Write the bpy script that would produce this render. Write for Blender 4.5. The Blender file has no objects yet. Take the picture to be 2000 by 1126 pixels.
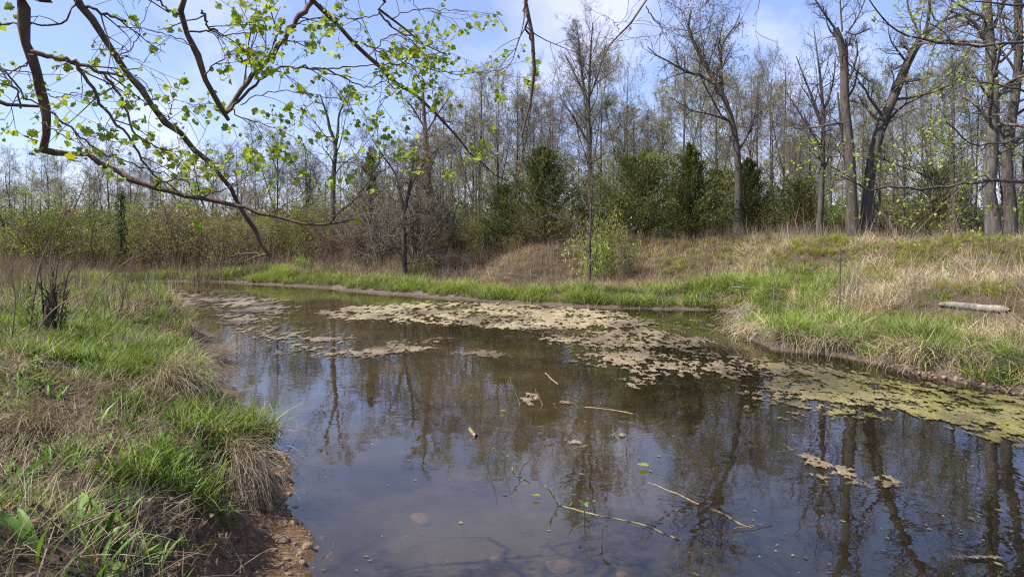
import bpy, math, random
import numpy as np
from mathutils import Vector, Matrix, Euler

# ------------------------------------------------------------------ camera, sky, sun, exposure
F, HZ, H = 1333.0, 460.0, 1.9          # focal length in photo pixels, horizon row, eye height over the water
sc = bpy.context.scene
cam_d = bpy.data.cameras.new('camera')
cam_d.lens = 36.0 * F / 2000.0
cam_d.sensor_width = 36.0
cam_d.shift_y = -(563.0 - HZ) / 2000.0
cam_d.clip_start = 0.05
cam_d.clip_end = 3000.0
cam = bpy.data.objects.new('camera', cam_d)
cam.location = (0, 0, H)
cam.rotation_euler = (math.radians(90), 0, 0)
sc.collection.objects.link(cam)
sc.camera = cam

SUN_EL, SUN_AZ = math.radians(54), math.radians(-108)   # azimuth from +Y towards +X: behind the left shoulder
sun_dir = Vector((math.sin(SUN_AZ) * math.cos(SUN_EL), math.cos(SUN_AZ) * math.cos(SUN_EL), math.sin(SUN_EL)))

world = bpy.data.worlds.new('World')
sc.world = world
world.use_nodes = True
nt = world.node_tree
nt.nodes.clear()
def N(t, typ, **kw):
    n = t.nodes.new(typ)
    for k, v in kw.items():
        setattr(n, k, v)
    return n
out = N(nt, 'ShaderNodeOutputWorld')
bg = N(nt, 'ShaderNodeBackground')
bg.inputs['Strength'].default_value = 0.112
sky = N(nt, 'ShaderNodeTexSky', sky_type='NISHITA')
sky.sun_disc = False
sky.sun_elevation = SUN_EL
sky.sun_rotation = SUN_AZ
sky.air_density = 1.0
sky.dust_density = 0.35
sky.ozone_density = 3.6
tc = N(nt, 'ShaderNodeTexCoord')
sep = N(nt, 'ShaderNodeSeparateXYZ')
nt.links.new(tc.outputs['Generated'], sep.inputs[0])
zz = N(nt, 'ShaderNodeMath', operation='ADD'); zz.inputs[1].default_value = 0.22
nt.links.new(sep.outputs['Z'], zz.inputs[0])
zm = N(nt, 'ShaderNodeMath', operation='MAXIMUM'); zm.inputs[1].default_value = 0.12
nt.links.new(zz.outputs[0], zm.inputs[0])
cmb = N(nt, 'ShaderNodeCombineXYZ')
for ax in 'XY':
    dv = N(nt, 'ShaderNodeMath', operation='DIVIDE')
    nt.links.new(sep.outputs[ax], dv.inputs[0]); nt.links.new(zm.outputs[0], dv.inputs[1])
    nt.links.new(dv.outputs[0], cmb.inputs[ax])
nz = N(nt, 'ShaderNodeTexNoise'); nz.inputs['Scale'].default_value = 1.5; nz.inputs['Detail'].default_value = 8.0
nz.inputs['Roughness'].default_value = 0.58; nz.inputs['Distortion'].default_value = 0.5
mp = N(nt, 'ShaderNodeMapping'); mp.inputs['Location'].default_value = (7.7, 2.9, 0); mp.inputs['Scale'].default_value = (1.0, 0.75, 1)
nt.links.new(cmb.outputs[0], mp.inputs[0]); nt.links.new(mp.outputs[0], nz.inputs['Vector'])
rmp = N(nt, 'ShaderNodeValToRGB')
rmp.color_ramp.elements[0].position = 0.5; rmp.color_ramp.elements[0].color = (0, 0, 0, 1)
rmp.color_ramp.elements[1].position = 0.72; rmp.color_ramp.elements[1].color = (0.38, 0.38, 0.38, 1)
nt.links.new(nz.outputs['Fac'], rmp.inputs[0])
mx = N(nt, 'ShaderNodeMix', data_type='RGBA')
mx.inputs[7].default_value = (7.2, 7.2, 7.5, 1)
cm = N(nt, 'ShaderNodeMapRange'); cm.inputs['From Min'].default_value = 0.0; cm.inputs['From Max'].default_value = 0.06
cl = N(nt, 'ShaderNodeMath', operation='MULTIPLY')
nt.links.new(sep.outputs['Z'], cm.inputs['Value']); nt.links.new(rmp.outputs[0], cl.inputs[0]); nt.links.new(cm.outputs[0], cl.inputs[1])
nt.links.new(cl.outputs[0], mx.inputs[0]); gm = N(nt, 'ShaderNodeGamma'); gm.inputs['Gamma'].default_value = 0.72
gk = N(nt, 'ShaderNodeMix', data_type='RGBA', blend_type='MULTIPLY'); gk.inputs[0].default_value = 1.0; gk.inputs[7].default_value = (1.22, 1.3, 1.5, 1)
nt.links.new(sky.outputs[0], gm.inputs[0]); nt.links.new(gm.outputs[0], gk.inputs[6]); nt.links.new(gk.outputs[2], mx.inputs[6])
hue = N(nt, 'ShaderNodeMix', data_type='RGBA', blend_type='MULTIPLY'); hue.inputs[0].default_value = 1.0; hue.inputs[7].default_value = (1.03, 0.95, 1.05, 1)
nt.links.new(mx.outputs[2], hue.inputs[6])
nt.links.new(hue.outputs[2], bg.inputs['Color'])
nt.links.new(bg.outputs[0], out.inputs['Surface'])

sl = bpy.data.lights.new('sun', 'SUN'); sl.energy = 4.8; sl.angle = math.radians(0.5); sl.color = (1.0, 0.95, 0.87)
so = bpy.data.objects.new('sun', sl)
so.rotation_euler = (-sun_dir).to_track_quat('-Z', 'Y').to_euler()
so.location = (0, 0, 60)
sc.collection.objects.link(so)

sc.view_settings.view_transform = 'Standard'
sc.view_settings.look = 'None'
sc.view_settings.gamma = 1.0
sc.view_settings.use_curve_mapping = False
sc.view_settings.exposure = 1.05
sc.render.engine = 'CYCLES'
sc.cycles.max_bounces = 8
sc.cycles.diffuse_bounces = 3
sc.cycles.glossy_bounces = 3
sc.cycles.transparent_max_bounces = 24
sc.cycles.use_denoising = False
sc.cycles.filter_width = 1.2

# ------------------------------------------------------------------ helpers
def W(px, py, Y):
    """photo pixel + distance -> world point"""
    return np.array([(px - 1000.0) * Y / F, Y, H - (py - HZ) * Y / F])
def WG(px, py):
    Y = F * H / (py - HZ)
    return np.array([(px - 1000.0) * Y / F, Y])

def hash2(ix, iy, seed):
    h = (ix.astype(np.int64) * 374761393 + iy.astype(np.int64) * 668265263 + int(seed) * 1442695041) & 0xffffffff
    h = ((h ^ (h >> 13)) * 1274126177) & 0xffffffff
    return ((h ^ (h >> 16)) & 0xffff) / 65535.0
def vnoise(x, y, seed=0):
    x = np.asarray(x, float); y = np.asarray(y, float)
    ix = np.floor(x); iy = np.floor(y); fx = x - ix; fy = y - iy
    fx = fx * fx * (3 - 2 * fx); fy = fy * fy * (3 - 2 * fy)
    a = hash2(ix, iy, seed); b = hash2(ix + 1, iy, seed); c = hash2(ix, iy + 1, seed); d = hash2(ix + 1, iy + 1, seed)
    return a * (1 - fx) * (1 - fy) + b * fx * (1 - fy) + c * (1 - fx) * fy + d * fx * fy
def fbm(x, y, seed=0, octv=4, rough=0.5):
    s = 0; a = 1; t = 0
    for i in range(octv):
        s = s + a * vnoise(x * 2 ** i, y * 2 ** i, seed + i * 17); t += a; a *= rough
    return s / t
def sstep(a, b, x):
    t = np.clip((x - a) / (b - a), 0, 1)
    return t * t * (3 - 2 * t)

def mesh_from(name, verts, quads=None, tris=None, mat=None, attrs=None, smooth=False):
    me = bpy.data.meshes.new(name)
    verts = np.asarray(verts, np.float32).reshape(-1, 3)
    nq = 0 if quads is None else len(quads); ntr = 0 if tris is None else len(tris)
    me.vertices.add(len(verts)); me.vertices.foreach_set('co', verts.ravel())
    li = []
    if nq: li.append(np.asarray(quads, np.int32).ravel())
    if ntr: li.append(np.asarray(tris, np.int32).ravel())
    li = np.concatenate(li)
    me.loops.add(len(li)); me.loops.foreach_set('vertex_index', li)
    ls = np.concatenate([np.arange(nq) * 4, nq * 4 + np.arange(ntr) * 3]).astype(np.int32)
    me.polygons.add(nq + ntr); me.polygons.foreach_set('loop_start', ls)
    if smooth: me.polygons.foreach_set('use_smooth', np.ones(nq + ntr, bool))
    if attrs:
        for k, v in attrs.items():
            a = me.attributes.new(k, 'FLOAT_COLOR', 'POINT')
            v = np.asarray(v, np.float32)
            if v.shape[1] == 3: v = np.concatenate([v, np.ones((len(v), 1), np.float32)], 1)
            a.data.foreach_set('color', v.ravel())
    me.update(calc_edges=True); me.validate()
    if mat: me.materials.append(mat)
    return me

def obj(name, me, parent=None, loc=None, label=None, cat=None, group=None, kind=None, link=True):
    o = bpy.data.objects.new(name, me)
    if link: sc.collection.objects.link(o)
    if parent is not None: o.parent = parent
    if loc is not None: o.location = tuple(loc)
    if label: o['label'] = label
    if cat: o['category'] = cat
    if group: o['group'] = group
    if kind: o['kind'] = kind
    return o
def dup(root, loc, rz=0.0, scale=(1, 1, 1), label=None, group=None):
    r = root.copy(); sc.collection.objects.link(r)
    r.location = tuple(loc); r.rotation_euler = (0, 0, rz); r.scale = scale
    if label: r['label'] = label
    if group: r['group'] = group
    elif 'group' in r.keys(): del r['group']
    for ch in list(root.children):
        c = ch.copy(); sc.collection.objects.link(c); c.parent = r
        for g in list(ch.children):
            d = g.copy(); sc.collection.objects.link(d); d.parent = c
    return r

class Acc:
    """collects tubes / quads into one mesh"""
    def __init__(s): s.v = []; s.q = []; s.t = []; s.c = []; s.n = 0
    def add(s, v, q=None, t=None, c=None):
        v = np.asarray(v, float).reshape(-1, 3)
        s.v.append(v)
        if q is not None and len(q): s.q.append(np.asarray(q) + s.n)
        if t is not None and len(t): s.t.append(np.asarray(t) + s.n)
        if c is None: c = np.ones((len(v), 3))
        else: c = np.broadcast_to(np.asarray(c, float), (len(v), 3))
        s.c.append(c); s.n += len(v)
    def tubes(s, P, R, sides, c=None):
        """P (N,n,3), R (N,n)"""
        P = np.asarray(P, float); R = np.asarray(R, float)
        if P.ndim == 2: P = P[None]; R = R[None]
        Nn, n = P.shape[:2]
        T = np.gradient(P, axis=1); T /= np.linalg.norm(T, axis=2, keepdims=True) + 1e-9
        m = T.mean(1); ref = np.where(np.abs(m[:, 2:3]) > 0.7, np.array([[1.0, 0.13, 0]]), np.array([[0.1, 0.05, 1.0]]))
        u = np.cross(T, ref[:, None, :]); u /= np.linalg.norm(u, axis=2, keepdims=True) + 1e-9
        w = np.cross(T, u)
        a = np.arange(sides) * 2 * math.pi / sides
        ring = P[:, :, None, :] + R[:, :, None, None] * (np.cos(a)[None, None, :, None] * u[:, :, None, :] + np.sin(a)[None, None, :, None] * w[:, :, None, :])
        idx = np.arange(Nn * n * sides).reshape(Nn, n, sides)
        A = idx[:, :-1, :]; B = np.roll(A, -1, 2); D = idx[:, 1:, :]; C = np.roll(D, -1, 2)
        cc = None
        if c is not None:
            c = np.asarray(c, float)
            cc = np.repeat(c, n * sides, 0) if c.ndim == 2 else c
        s.add(ring.reshape(-1, 3), np.stack([A, B, C, D], -1).reshape(-1, 4), None, cc)
    def leaves(s, pos, d, nrm, size, aspect=0.5, c=None):
        """diamond leaves: pos(N,3) base, d direction, nrm normal"""
        pos = np.asarray(pos); L = np.asarray(size).reshape(-1, 1)
        d = d / (np.linalg.norm(d, axis=1, keepdims=True) + 1e-9)
        side = np.cross(d, nrm); side /= np.linalg.norm(side, axis=1, keepdims=True) + 1e-9
        v = np.stack([pos, pos + d * L * 0.5 + side * L * aspect * 0.5, pos + d * L, pos + d * L * 0.5 - side * L * aspect * 0.5], 1)
        k = np.arange(len(pos) * 4).reshape(-1, 4)
        s.add(v.reshape(-1, 3), k, None, None if c is None else np.repeat(np.asarray(c), 4, 0))
    def mesh(s, name, mat, smooth=False, col=True):
        return mesh_from(name, np.concatenate(s.v), np.concatenate(s.q) if s.q else None, np.concatenate(s.t) if s.t else None, mat,
                         {'col': np.concatenate(s.c)} if col else None, smooth)

def unit(v): return v / (np.linalg.norm(v, axis=-1, keepdims=True) + 1e-9)
def rdir(rng, n): return unit(rng.normal(size=(n, 3)))

# ------------------------------------------------------------------ materials
def newmat(name):
    m = bpy.data.materials.new(name); m.use_nodes = True
    t = m.node_tree; t.nodes.clear()
    return m, t, N(t, 'ShaderNodeOutputMaterial')
def noise(t, scale, detail=4, rough=0.6, vec=None, dist=0.0):
    n = N(t, 'ShaderNodeTexNoise'); n.inputs['Scale'].default_value = scale; n.inputs['Detail'].default_value = detail
    n.inputs['Roughness'].default_value = rough; n.inputs['Distortion'].default_value = dist
    if vec is not None: t.links.new(vec, n.inputs['Vector'])
    return n
def ramp(t, fac, stops):
    r = N(t, 'ShaderNodeValToRGB'); e = r.color_ramp.elements
    while len(e) < len(stops): e.new(0.5)
    for i, (p, c) in enumerate(stops):
        e[i].position = p; e[i].color = (*c, 1) if len(c) == 3 else c
    t.links.new(fac, r.inputs[0])
    return r
def mixc(t, fac, a, b, mode='MIX'):
    m = N(t, 'ShaderNodeMix', data_type='RGBA', blend_type=mode)
    for sock, v in ((0, fac), (6, a), (7, b)):
        if isinstance(v, (int, float)): m.inputs[sock].default_value = v
        elif isinstance(v, tuple): m.inputs[sock].default_value = (*v, 1) if len(v) == 3 else v
        else: t.links.new(v, m.inputs[sock])
    return m.outputs[2]
def geo(t): return N(t, 'ShaderNodeNewGeometry')

def bark_mat(name, dark, light, scale=14.0, moss=None):
    m, t, o = newmat(name)
    g = N(t, 'ShaderNodeTexCoord')
    mp = N(t, 'ShaderNodeMapping'); mp.inputs['Scale'].default_value = (1, 1, 0.22)
    t.links.new(g.outputs['Object'], mp.inputs[0])
    n = noise(t, scale, 6, 0.65, mp.outputs[0])
    n2 = noise(t, 1.3, 3, 0.6, g.outputs['Object'])
    r = ramp(t, n.outputs['Fac'], [(0.32, dark), (0.68, light)])
    r2 = ramp(t, n2.outputs['Fac'], [(0.3, (0.7, 0.7, 0.7)), (0.7, (1.2, 1.17, 1.12))])
    c = mixc(t, 1.0, r.outputs[0], r2.outputs[0], 'MULTIPLY')
    if moss:
        n3 = noise(t, 3.5, 4, 0.6, g.outputs['Object'])
        r3 = ramp(t, n3.outputs['Fac'], [(0.52, (0, 0, 0)), (0.62, (1, 1, 1))])
        c = mixc(t, r3.outputs[0], c, moss)
    b = N(t, 'ShaderNodeBsdfPrincipled'); b.inputs['Roughness'].default_value = 0.9; b.inputs['Specular IOR Level'].default_value = 0.2
    t.links.new(c, b.inputs['Base Color'])
    bp = N(t, 'ShaderNodeBump'); bp.inputs['Strength'].default_value = 0.6; bp.inputs['Distance'].default_value = 0.02
    t.links.new(n.outputs['Fac'], bp.inputs['Height']); t.links.new(bp.outputs[0], b.inputs['Normal'])
    t.links.new(b.outputs[0], o.inputs[0])
    return m

def leaf_mat(name, trans=0.35, tint_inst=False, rough=0.5, base=(1, 1, 1), spec=0.25):
    """colour comes from the 'col' attribute of each leaf, optionally times a per-tuft tint"""
    m, t, o = newmat(name)
    a = N(t, 'ShaderNodeAttribute', attribute_name='col')
    c = a.outputs['Color']
    if base != (1, 1, 1): c = mixc(t, 1.0, c, base, 'MULTIPLY')
    if tint_inst:
        i = N(t, 'ShaderNodeAttribute', attribute_name='tint', attribute_type='INSTANCER')
        c = mixc(t, 1.0, c, i.outputs['Color'], 'MULTIPLY')
    b = N(t, 'ShaderNodeBsdfPrincipled'); b.inputs['Roughness'].default_value = rough; b.inputs['Specular IOR Level'].default_value = spec
    t.links.new(c, b.inputs['Base Color'])
    tr = N(t, 'ShaderNodeBsdfTranslucent')
    c2 = mixc(t, 1.0, c, (1.25, 1.2, 0.6), 'MULTIPLY')
    t.links.new(c2, tr.inputs['Color'])
    ms = N(t, 'ShaderNodeMixShader'); ms.inputs[0].default_value = trans
    t.links.new(b.outputs[0], ms.inputs[1]); t.links.new(tr.outputs[0], ms.inputs[2])
    t.links.new(ms.outputs[0], o.inputs[0])
    return m

M = {}
M['bark'] = bark_mat('bark', (0.038, 0.031, 0.026), (0.125, 0.108, 0.092), 17.0)
M['bark_pale'] = bark_mat('bark_pale', (0.035, 0.03, 0.026), (0.17, 0.15, 0.132), 13.0)
M['bark_dark'] = bark_mat('bark_dark', (0.035, 0.029, 0.024), (0.105, 0.09, 0.074))
M['bark_brown'] = bark_mat('bark_brown', (0.075, 0.05, 0.034), (0.18, 0.125, 0.088), 22.0)
M['twig'] = bark_mat('twig', (0.10, 0.084, 0.069), (0.20, 0.172, 0.142), 6.0)
M['twig_brown'] = bark_mat('twig_brown', (0.12, 0.085, 0.06), (0.24, 0.175, 0.125), 6.0)
M['twig_dark'] = bark_mat('twig_dark', (0.05, 0.04, 0.034), (0.11, 0.09, 0.075), 6.0)
M['dead_wood'] = bark_mat('dead_wood', (0.08, 0.068, 0.057), (0.30, 0.265, 0.228), 20.0)
M['leaf'] = leaf_mat('leaf', 0.48)
M['needle'] = leaf_mat('needle', 0.12, rough=0.7)
M['blade'] = leaf_mat('blade', 0.35, True)
M['straw'] = leaf_mat('straw', 0.2, True, 0.7)
M['blade_solo'] = leaf_mat('blade_solo', 0.35)
M['straw_solo'] = leaf_mat('straw_solo', 0.2, rough=0.7)

def stone_mat():
    m, t, o = newmat('stone')
    g = N(t, 'ShaderNodeTexCoord')
    oi = N(t, 'ShaderNodeObjectInfo')
    n = noise(t, 18, 5, 0.65, g.outputs['Object'])
    r = ramp(t, n.outputs['Fac'], [(0.3, (0.13, 0.088, 0.058)), (0.7, (0.29, 0.215, 0.15))])
    r2 = ramp(t, oi.outputs['Random'], [(0, (0.7, 0.65, 0.6)), (1, (1.15, 1.1, 1.05))])
    b = N(t, 'ShaderNodeBsdfPrincipled'); b.inputs['Roughness'].default_value = 0.85
    t.links.new(mixc(t, 1.0, r.outputs[0], r2.outputs[0], 'MULTIPLY'), b.inputs['Base Color'])
    bp = N(t, 'ShaderNodeBump'); bp.inputs['Strength'].default_value = 0.5; bp.inputs['Distance'].default_value = 0.01
    t.links.new(n.outputs['Fac'], bp.inputs['Height']); t.links.new(bp.outputs[0], b.inputs['Normal'])
    t.links.new(b.outputs[0], o.inputs[0]); return m
M['stone'] = stone_mat()

def ground_mat():
    m, t, o = newmat('ground')
    g = geo(t)
    pos = g.outputs['Position']
    n1 = noise(t, 2.2, 6, 0.65, pos); n2 = noise(t, 26, 6, 0.7, pos); n3 = noise(t, 110, 4, 0.7, pos)
    n4 = noise(t, 0.6, 4, 0.6, pos)
    a = N(t, 'ShaderNodeAttribute', attribute_name='col')        # R: 0 mud .. 1 dry turf, G: under water, B: pink mud
    sp = N(t, 'ShaderNodeSeparateColor'); t.links.new(a.outputs['Color'], sp.inputs[0])
    gravel = ramp(t, n2.outputs['Fac'], [(0.25, (0.055, 0.034, 0.020)), (0.5, (0.15, 0.093, 0.052)), (0.72, (0.33, 0.22, 0.135))])
    gr2 = ramp(t, n3.outputs['Fac'], [(0.3, (0.5, 0.5, 0.5)), (0.7, (1.25, 1.2, 1.15))])
    gravel_c = mixc(t, 1.0, gravel.outputs[0], gr2.outputs[0], 'MULTIPLY')
    turf = ramp(t, n2.outputs['Fac'], [(0.3, (0.028, 0.02, 0.013)), (0.55, (0.075, 0.055, 0.035)), (0.75, (0.15, 0.115, 0.075))])
    moss = ramp(t, n1.outputs['Fac'], [(0.55, (0, 0, 0)), (0.68, (0.75, 0.75, 0.75))])
    turf_c = mixc(t, moss.outputs[0], turf.outputs[0], (0.045, 0.075, 0.014))
    cold = ramp(t, n2.outputs['Fac'], [(0.25, (0.035, 0.026, 0.019)), (0.5, (0.085, 0.064, 0.046)), (0.72, (0.19, 0.15, 0.115))])
    gravel_c = mixc(t, a.outputs['Alpha'], cold.outputs[0], gravel_c)
    c = mixc(t, sp.outputs[0], gravel_c, turf_c)
    bed = ramp(t, n1.outputs['Fac'], [(0.3, (0.030, 0.024, 0.020)), (0.55, (0.085, 0.064, 0.052)), (0.72, (0.21, 0.16, 0.13))])
    bed_c = mixc(t, 1.0, bed.outputs[0], gr2.outputs[0], 'MULTIPLY')
    c = mixc(t, sp.outputs[1], c, bed_c)
    c = mixc(t, sp.outputs[2], c, mixc(t, n2.outputs['Fac'], (0.065, 0.05, 0.038), (0.20, 0.165, 0.132)))
    b = N(t, 'ShaderNodeBsdfPrincipled'); b.inputs['Roughness'].default_value = 0.95; b.inputs['Specular IOR Level'].default_value = 0.15
    t.links.new(c, b.inputs['Base Color'])
    bp = N(t, 'ShaderNodeBump'); bp.inputs['Strength'].default_value = 0.9; bp.inputs['Distance'].default_value = 0.03
    t.links.new(n2.outputs['Fac'], bp.inputs['Height'])
    bp2 = N(t, 'ShaderNodeBump'); bp2.inputs['Strength'].default_value = 0.7; bp2.inputs['Distance'].default_value = 0.008
    t.links.new(n3.outputs['Fac'], bp2.inputs['Height']); t.links.new(bp.outputs[0], bp2.inputs['Normal'])
    t.links.new(bp2.outputs[0], b.inputs['Normal'])
    t.links.new(b.outputs[0], o.inputs[0]); return m
M['ground'] = ground_mat()

def water_mat():
    m, t, o = newmat('water')
    g = geo(t); pos = g.outputs['Position']
    n1 = noise(t, 2.6, 2, 0.45, pos, 0.4); n2 = noise(t, 11, 1, 0.5, pos, 0.3)
    bp = N(t, 'ShaderNodeBump'); bp.inputs['Strength'].default_value = 0.045; bp.inputs['Distance'].default_value = 0.05
    t.links.new(n1.outputs['Fac'], bp.inputs['Height'])
    bp2 = N(t, 'ShaderNodeBump'); bp2.inputs['Strength'].default_value = 0.02; bp2.inputs['Distance'].default_value = 0.02
    t.links.new(n2.outputs['Fac'], bp2.inputs['Height']); t.links.new(bp.outputs[0], bp2.inputs['Normal'])
    fr = N(t, 'ShaderNodeFresnel'); fr.inputs['IOR'].default_value = 1.58
    t.links.new(bp2.outputs[0], fr.inputs['Normal'])
    gl = N(t, 'ShaderNodeBsdfGlossy'); gl.inputs['Roughness'].default_value = 0.015; gl.inputs['Color'].default_value = (1, 1, 1, 1)
    t.links.new(bp2.outputs[0], gl.inputs['Normal'])
    tr = N(t, 'ShaderNodeBsdfTransparent'); tr.inputs['Color'].default_value = (0.80, 0.70, 0.52, 1)
    df = N(t, 'ShaderNodeBsdfDiffuse')
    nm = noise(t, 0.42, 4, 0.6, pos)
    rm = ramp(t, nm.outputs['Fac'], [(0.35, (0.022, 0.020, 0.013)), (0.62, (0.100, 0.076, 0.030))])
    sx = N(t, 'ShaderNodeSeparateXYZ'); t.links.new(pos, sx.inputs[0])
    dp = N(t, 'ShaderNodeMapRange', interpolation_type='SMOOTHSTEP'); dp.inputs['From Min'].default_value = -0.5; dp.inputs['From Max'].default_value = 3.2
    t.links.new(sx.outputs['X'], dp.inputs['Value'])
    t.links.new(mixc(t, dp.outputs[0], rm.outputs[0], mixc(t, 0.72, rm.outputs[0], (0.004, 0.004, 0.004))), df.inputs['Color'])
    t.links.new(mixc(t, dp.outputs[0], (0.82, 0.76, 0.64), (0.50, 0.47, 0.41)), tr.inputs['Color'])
    a = N(t, 'ShaderNodeMixShader'); a.inputs[0].default_value = 0.36
    t.links.new(tr.outputs[0], a.inputs[1]); t.links.new(df.outputs[0], a.inputs[2])
    b = N(t, 'ShaderNodeMixShader')
    t.links.new(fr.outputs[0], b.inputs[0]); t.links.new(a.outputs[0], b.inputs[1]); t.links.new(gl.outputs[0], b.inputs[2])
    t.links.new(b.outputs[0], o.inputs[0]); return m
M['water'] = water_mat()

def algae_mat():
    m, t, o = newmat('algae')
    g = geo(t); pos = g.outputs['Position']
    n1 = noise(t, 45, 5, 0.7, pos); n2 = noise(t, 1.2, 4, 0.6, pos)
    a = N(t, 'ShaderNodeAttribute', attribute_name='col')
    sh = ramp(t, n1.outputs['Fac'], [(0.30, (0.22, 0.2, 0.17)), (0.48, (0.85, 0.84, 0.8)), (0.72, (1.45, 1.42, 1.38))])
    c = mixc(t, 1.0, a.outputs['Color'], sh.outputs[0], 'MULTIPLY')
    b = N(t, 'ShaderNodeBsdfPrincipled'); b.inputs['Roughness'].default_value = 0.6; b.inputs['Specular IOR Level'].default_value = 0.22
    t.links.new(c, b.inputs['Base Color'])
    bp = N(t, 'ShaderNodeBump'); bp.inputs['Strength'].default_value = 0.8; bp.inputs['Distance'].default_value = 0.01
    t.links.new(n1.outputs['Fac'], bp.inputs['Height']); t.links.new(bp.outputs[0], b.inputs['Normal'])
    th = N(t, 'ShaderNodeAttribute', attribute_name='thick')
    n5 = noise(t, 30, 4, 0.75, pos)
    ml = N(t, 'ShaderNodeMath', operation='MULTIPLY_ADD'); ml.inputs[1].default_value = 1.1; ml.inputs[2].default_value = 0.38
    t.links.new(th.outputs['Fac'], ml.inputs[0])
    df_ = N(t, 'ShaderNodeMath', operation='SUBTRACT'); t.links.new(ml.outputs[0], df_.inputs[0]); t.links.new(n5.outputs['Fac'], df_.inputs[1])
    gt = N(t, 'ShaderNodeMapRange', interpolation_type='SMOOTHSTEP'); gt.inputs['From Min'].default_value = -0.06; gt.inputs['From Max'].default_value = 0.24; gt.inputs['To Max'].default_value = 0.95
    t.links.new(df_.outputs[0], gt.inputs['Value'])
    tp_ = N(t, 'ShaderNodeBsdfTransparent'); xs_ = N(t, 'ShaderNodeMixShader')
    t.links.new(gt.outputs[0], xs_.inputs[0]); t.links.new(tp_.outputs[0], xs_.inputs[1]); t.links.new(b.outputs[0], xs_.inputs[2])
    t.links.new(xs_.outputs[0], o.inputs[0]); return m
M['algae'] = algae_mat()

# ------------------------------------------------------------------ terrain
left_px = [(610, 1126), (604, 1070), (580, 1010), (560, 945), (545, 900), (528, 850), (500, 800), (470, 770), (432, 742), (424, 705), (436, 672), (405, 640), (335, 615), (275, 592), (240, 568), (258, 553),
           (300, 549), (430, 551), (560, 558), (640, 563), (700, 570), (800, 577), (900, 585), (1000, 592), (1100, 598), (1200, 602), (1300, 604), (1400, 606), (1442, 612), (1436, 640),
           (1470, 668), (1520, 684), (1600, 691), (1680, 704), (1750, 720), (1830, 740), (1900, 752), (2000, 772)]
shore = [tuple(WG(*p)) for p in left_px]
shore = [(60, -3), (20, -2.2), (12, -1.0), (7, -0.3), (3.5, 0.3), (1.6, 0.9), (0.4, 1.5), (-0.45, 2.4), (-0.85, 3.1)] + shore + [(7.4, 7.3), (9.5, 6.6), (14, 5.8), (20, 5.2), (60, 4.5)]
SH = np.array(shore)
def shore_dist(x, y):
    """signed: >0 on land"""
    x = np.asarray(x, float); y = np.asarray(y, float); sh_ = x.shape
    p = np.stack([x.ravel(), y.ravel()], 1)
    best = np.full(len(p), 1e9); inside = np.zeros(len(p), bool)
    n = len(SH)
    for i in range(n):
        a = SH[i]; b = SH[(i + 1) % n]; ab = b - a
        t = np.clip(((p - a) @ ab) / (ab @ ab), 0, 1)
        d = np.hypot(p[:, 0] - a[0] - t * ab[0], p[:, 1] - a[1] - t * ab[1])
        best = np.minimum(best, d)
        c = ((a[1] > p[:, 1]) != (b[1] > p[:, 1]))
        with np.errstate(divide='ignore', invalid='ignore'):
            xi = (b[0] - a[0]) * (p[:, 1] - a[1]) / (b[1] - a[1]) + a[0]
        inside ^= c & (p[:, 0] < xi)
    return np.where(inside, -best, best).reshape(sh_)
ctrl = []  # px, py, distance, bank width, shelf
def cp(px, py, D, w, s):
    p = W(px, py, D); ctrl.append((p[0], p[1], p[2], w, s))
for a in [(1650, 469, 18.8, .6, .3), (1935, 471, 17, .6, .3), (1450, 466, 24, .6, .3), (1250, 468, 26, .8, .4), (1100, 481, 25, .8, .5), (2300, 471, 17, .6, .3), (1700, 546, 15, .6, .3),
          (1900, 562, 13, .6, .3), (1500, 562, 17, .6, .3), (1300, 568, 20, .6, .5), (1150, 557, 22, .6, .6), (1560, 640, 12.5, .45, .12), (1720, 660, 11, .4, .1), (1850, 674, 10.2, .4, .12), (1980, 690, 9.3, .4, .25),
          (1480, 644, 13.5, .45, .2), (1000, 576, 21.5, .6, .7), (850, 560, 23.7, .6, .6), (700, 548, 26.5, .6, .7), (900, 503, 28, .7, .7), (800, 510, 28, .7, .7), (600, 523, 31, .7, .6),
          (450, 535, 31, .7, .5), (300, 539, 31, .7, .4), (150, 537, 31, .7, .4), (0, 522, 32, .7, .4), (300, 508, 40, .7, .4), (0, 505, 45, .7, .4), (800, 480, 45, .7, .4), (1100, 467, 45, .7, .4),
          (1500, 461, 45, .7, .4), (2200, 461, 45, .7, .4), (250, 588, 16, .8, .3), (150, 586, 12, .8, .2), (100, 632, 9, .8, .2), (0, 630, 8, .8, .2), (0, 690, 5, .8, .2), (200, 745, 5.2, .8, .2),
          (350, 690, 7, .6, .2), (340, 840, 4.5, .45, .15), (150, 880, 3.6, .6, .3), (0, 1000, 2.7, .6, .3), (300, 1040, 3.1, .5, .4), (420, 1000, 3.7, .35, .22), (400, 672, 9.3, .5, .15), (470, 850, 5.1, .3, .1),
          (-400, 590, 8, .8, .2), (-300, 1000, 2, .6, .3)]:
    cp(*a)
ctrl += [(0, -1.5, .45, .8, .3), (-4, -2, 1.1, .8, .3), (6, -3, .6, .8, .3), (12, 8, 1.0, .5, .3), (9, 11, 1.2, .5, .2), (-10, -8, 1.5, 1, .3), (10, -12, 1.5, 1, .3)]
for gx, gy in [(-60, 60), (60, 60), (-120, 10), (120, 15), (0, 150), (-150, 250), (150, 250), (0, -80), (-80, -60), (90, -60)]:
    ctrl.append((gx, gy, 1.7, 1, .4))
CT = np.array(ctrl)
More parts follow.
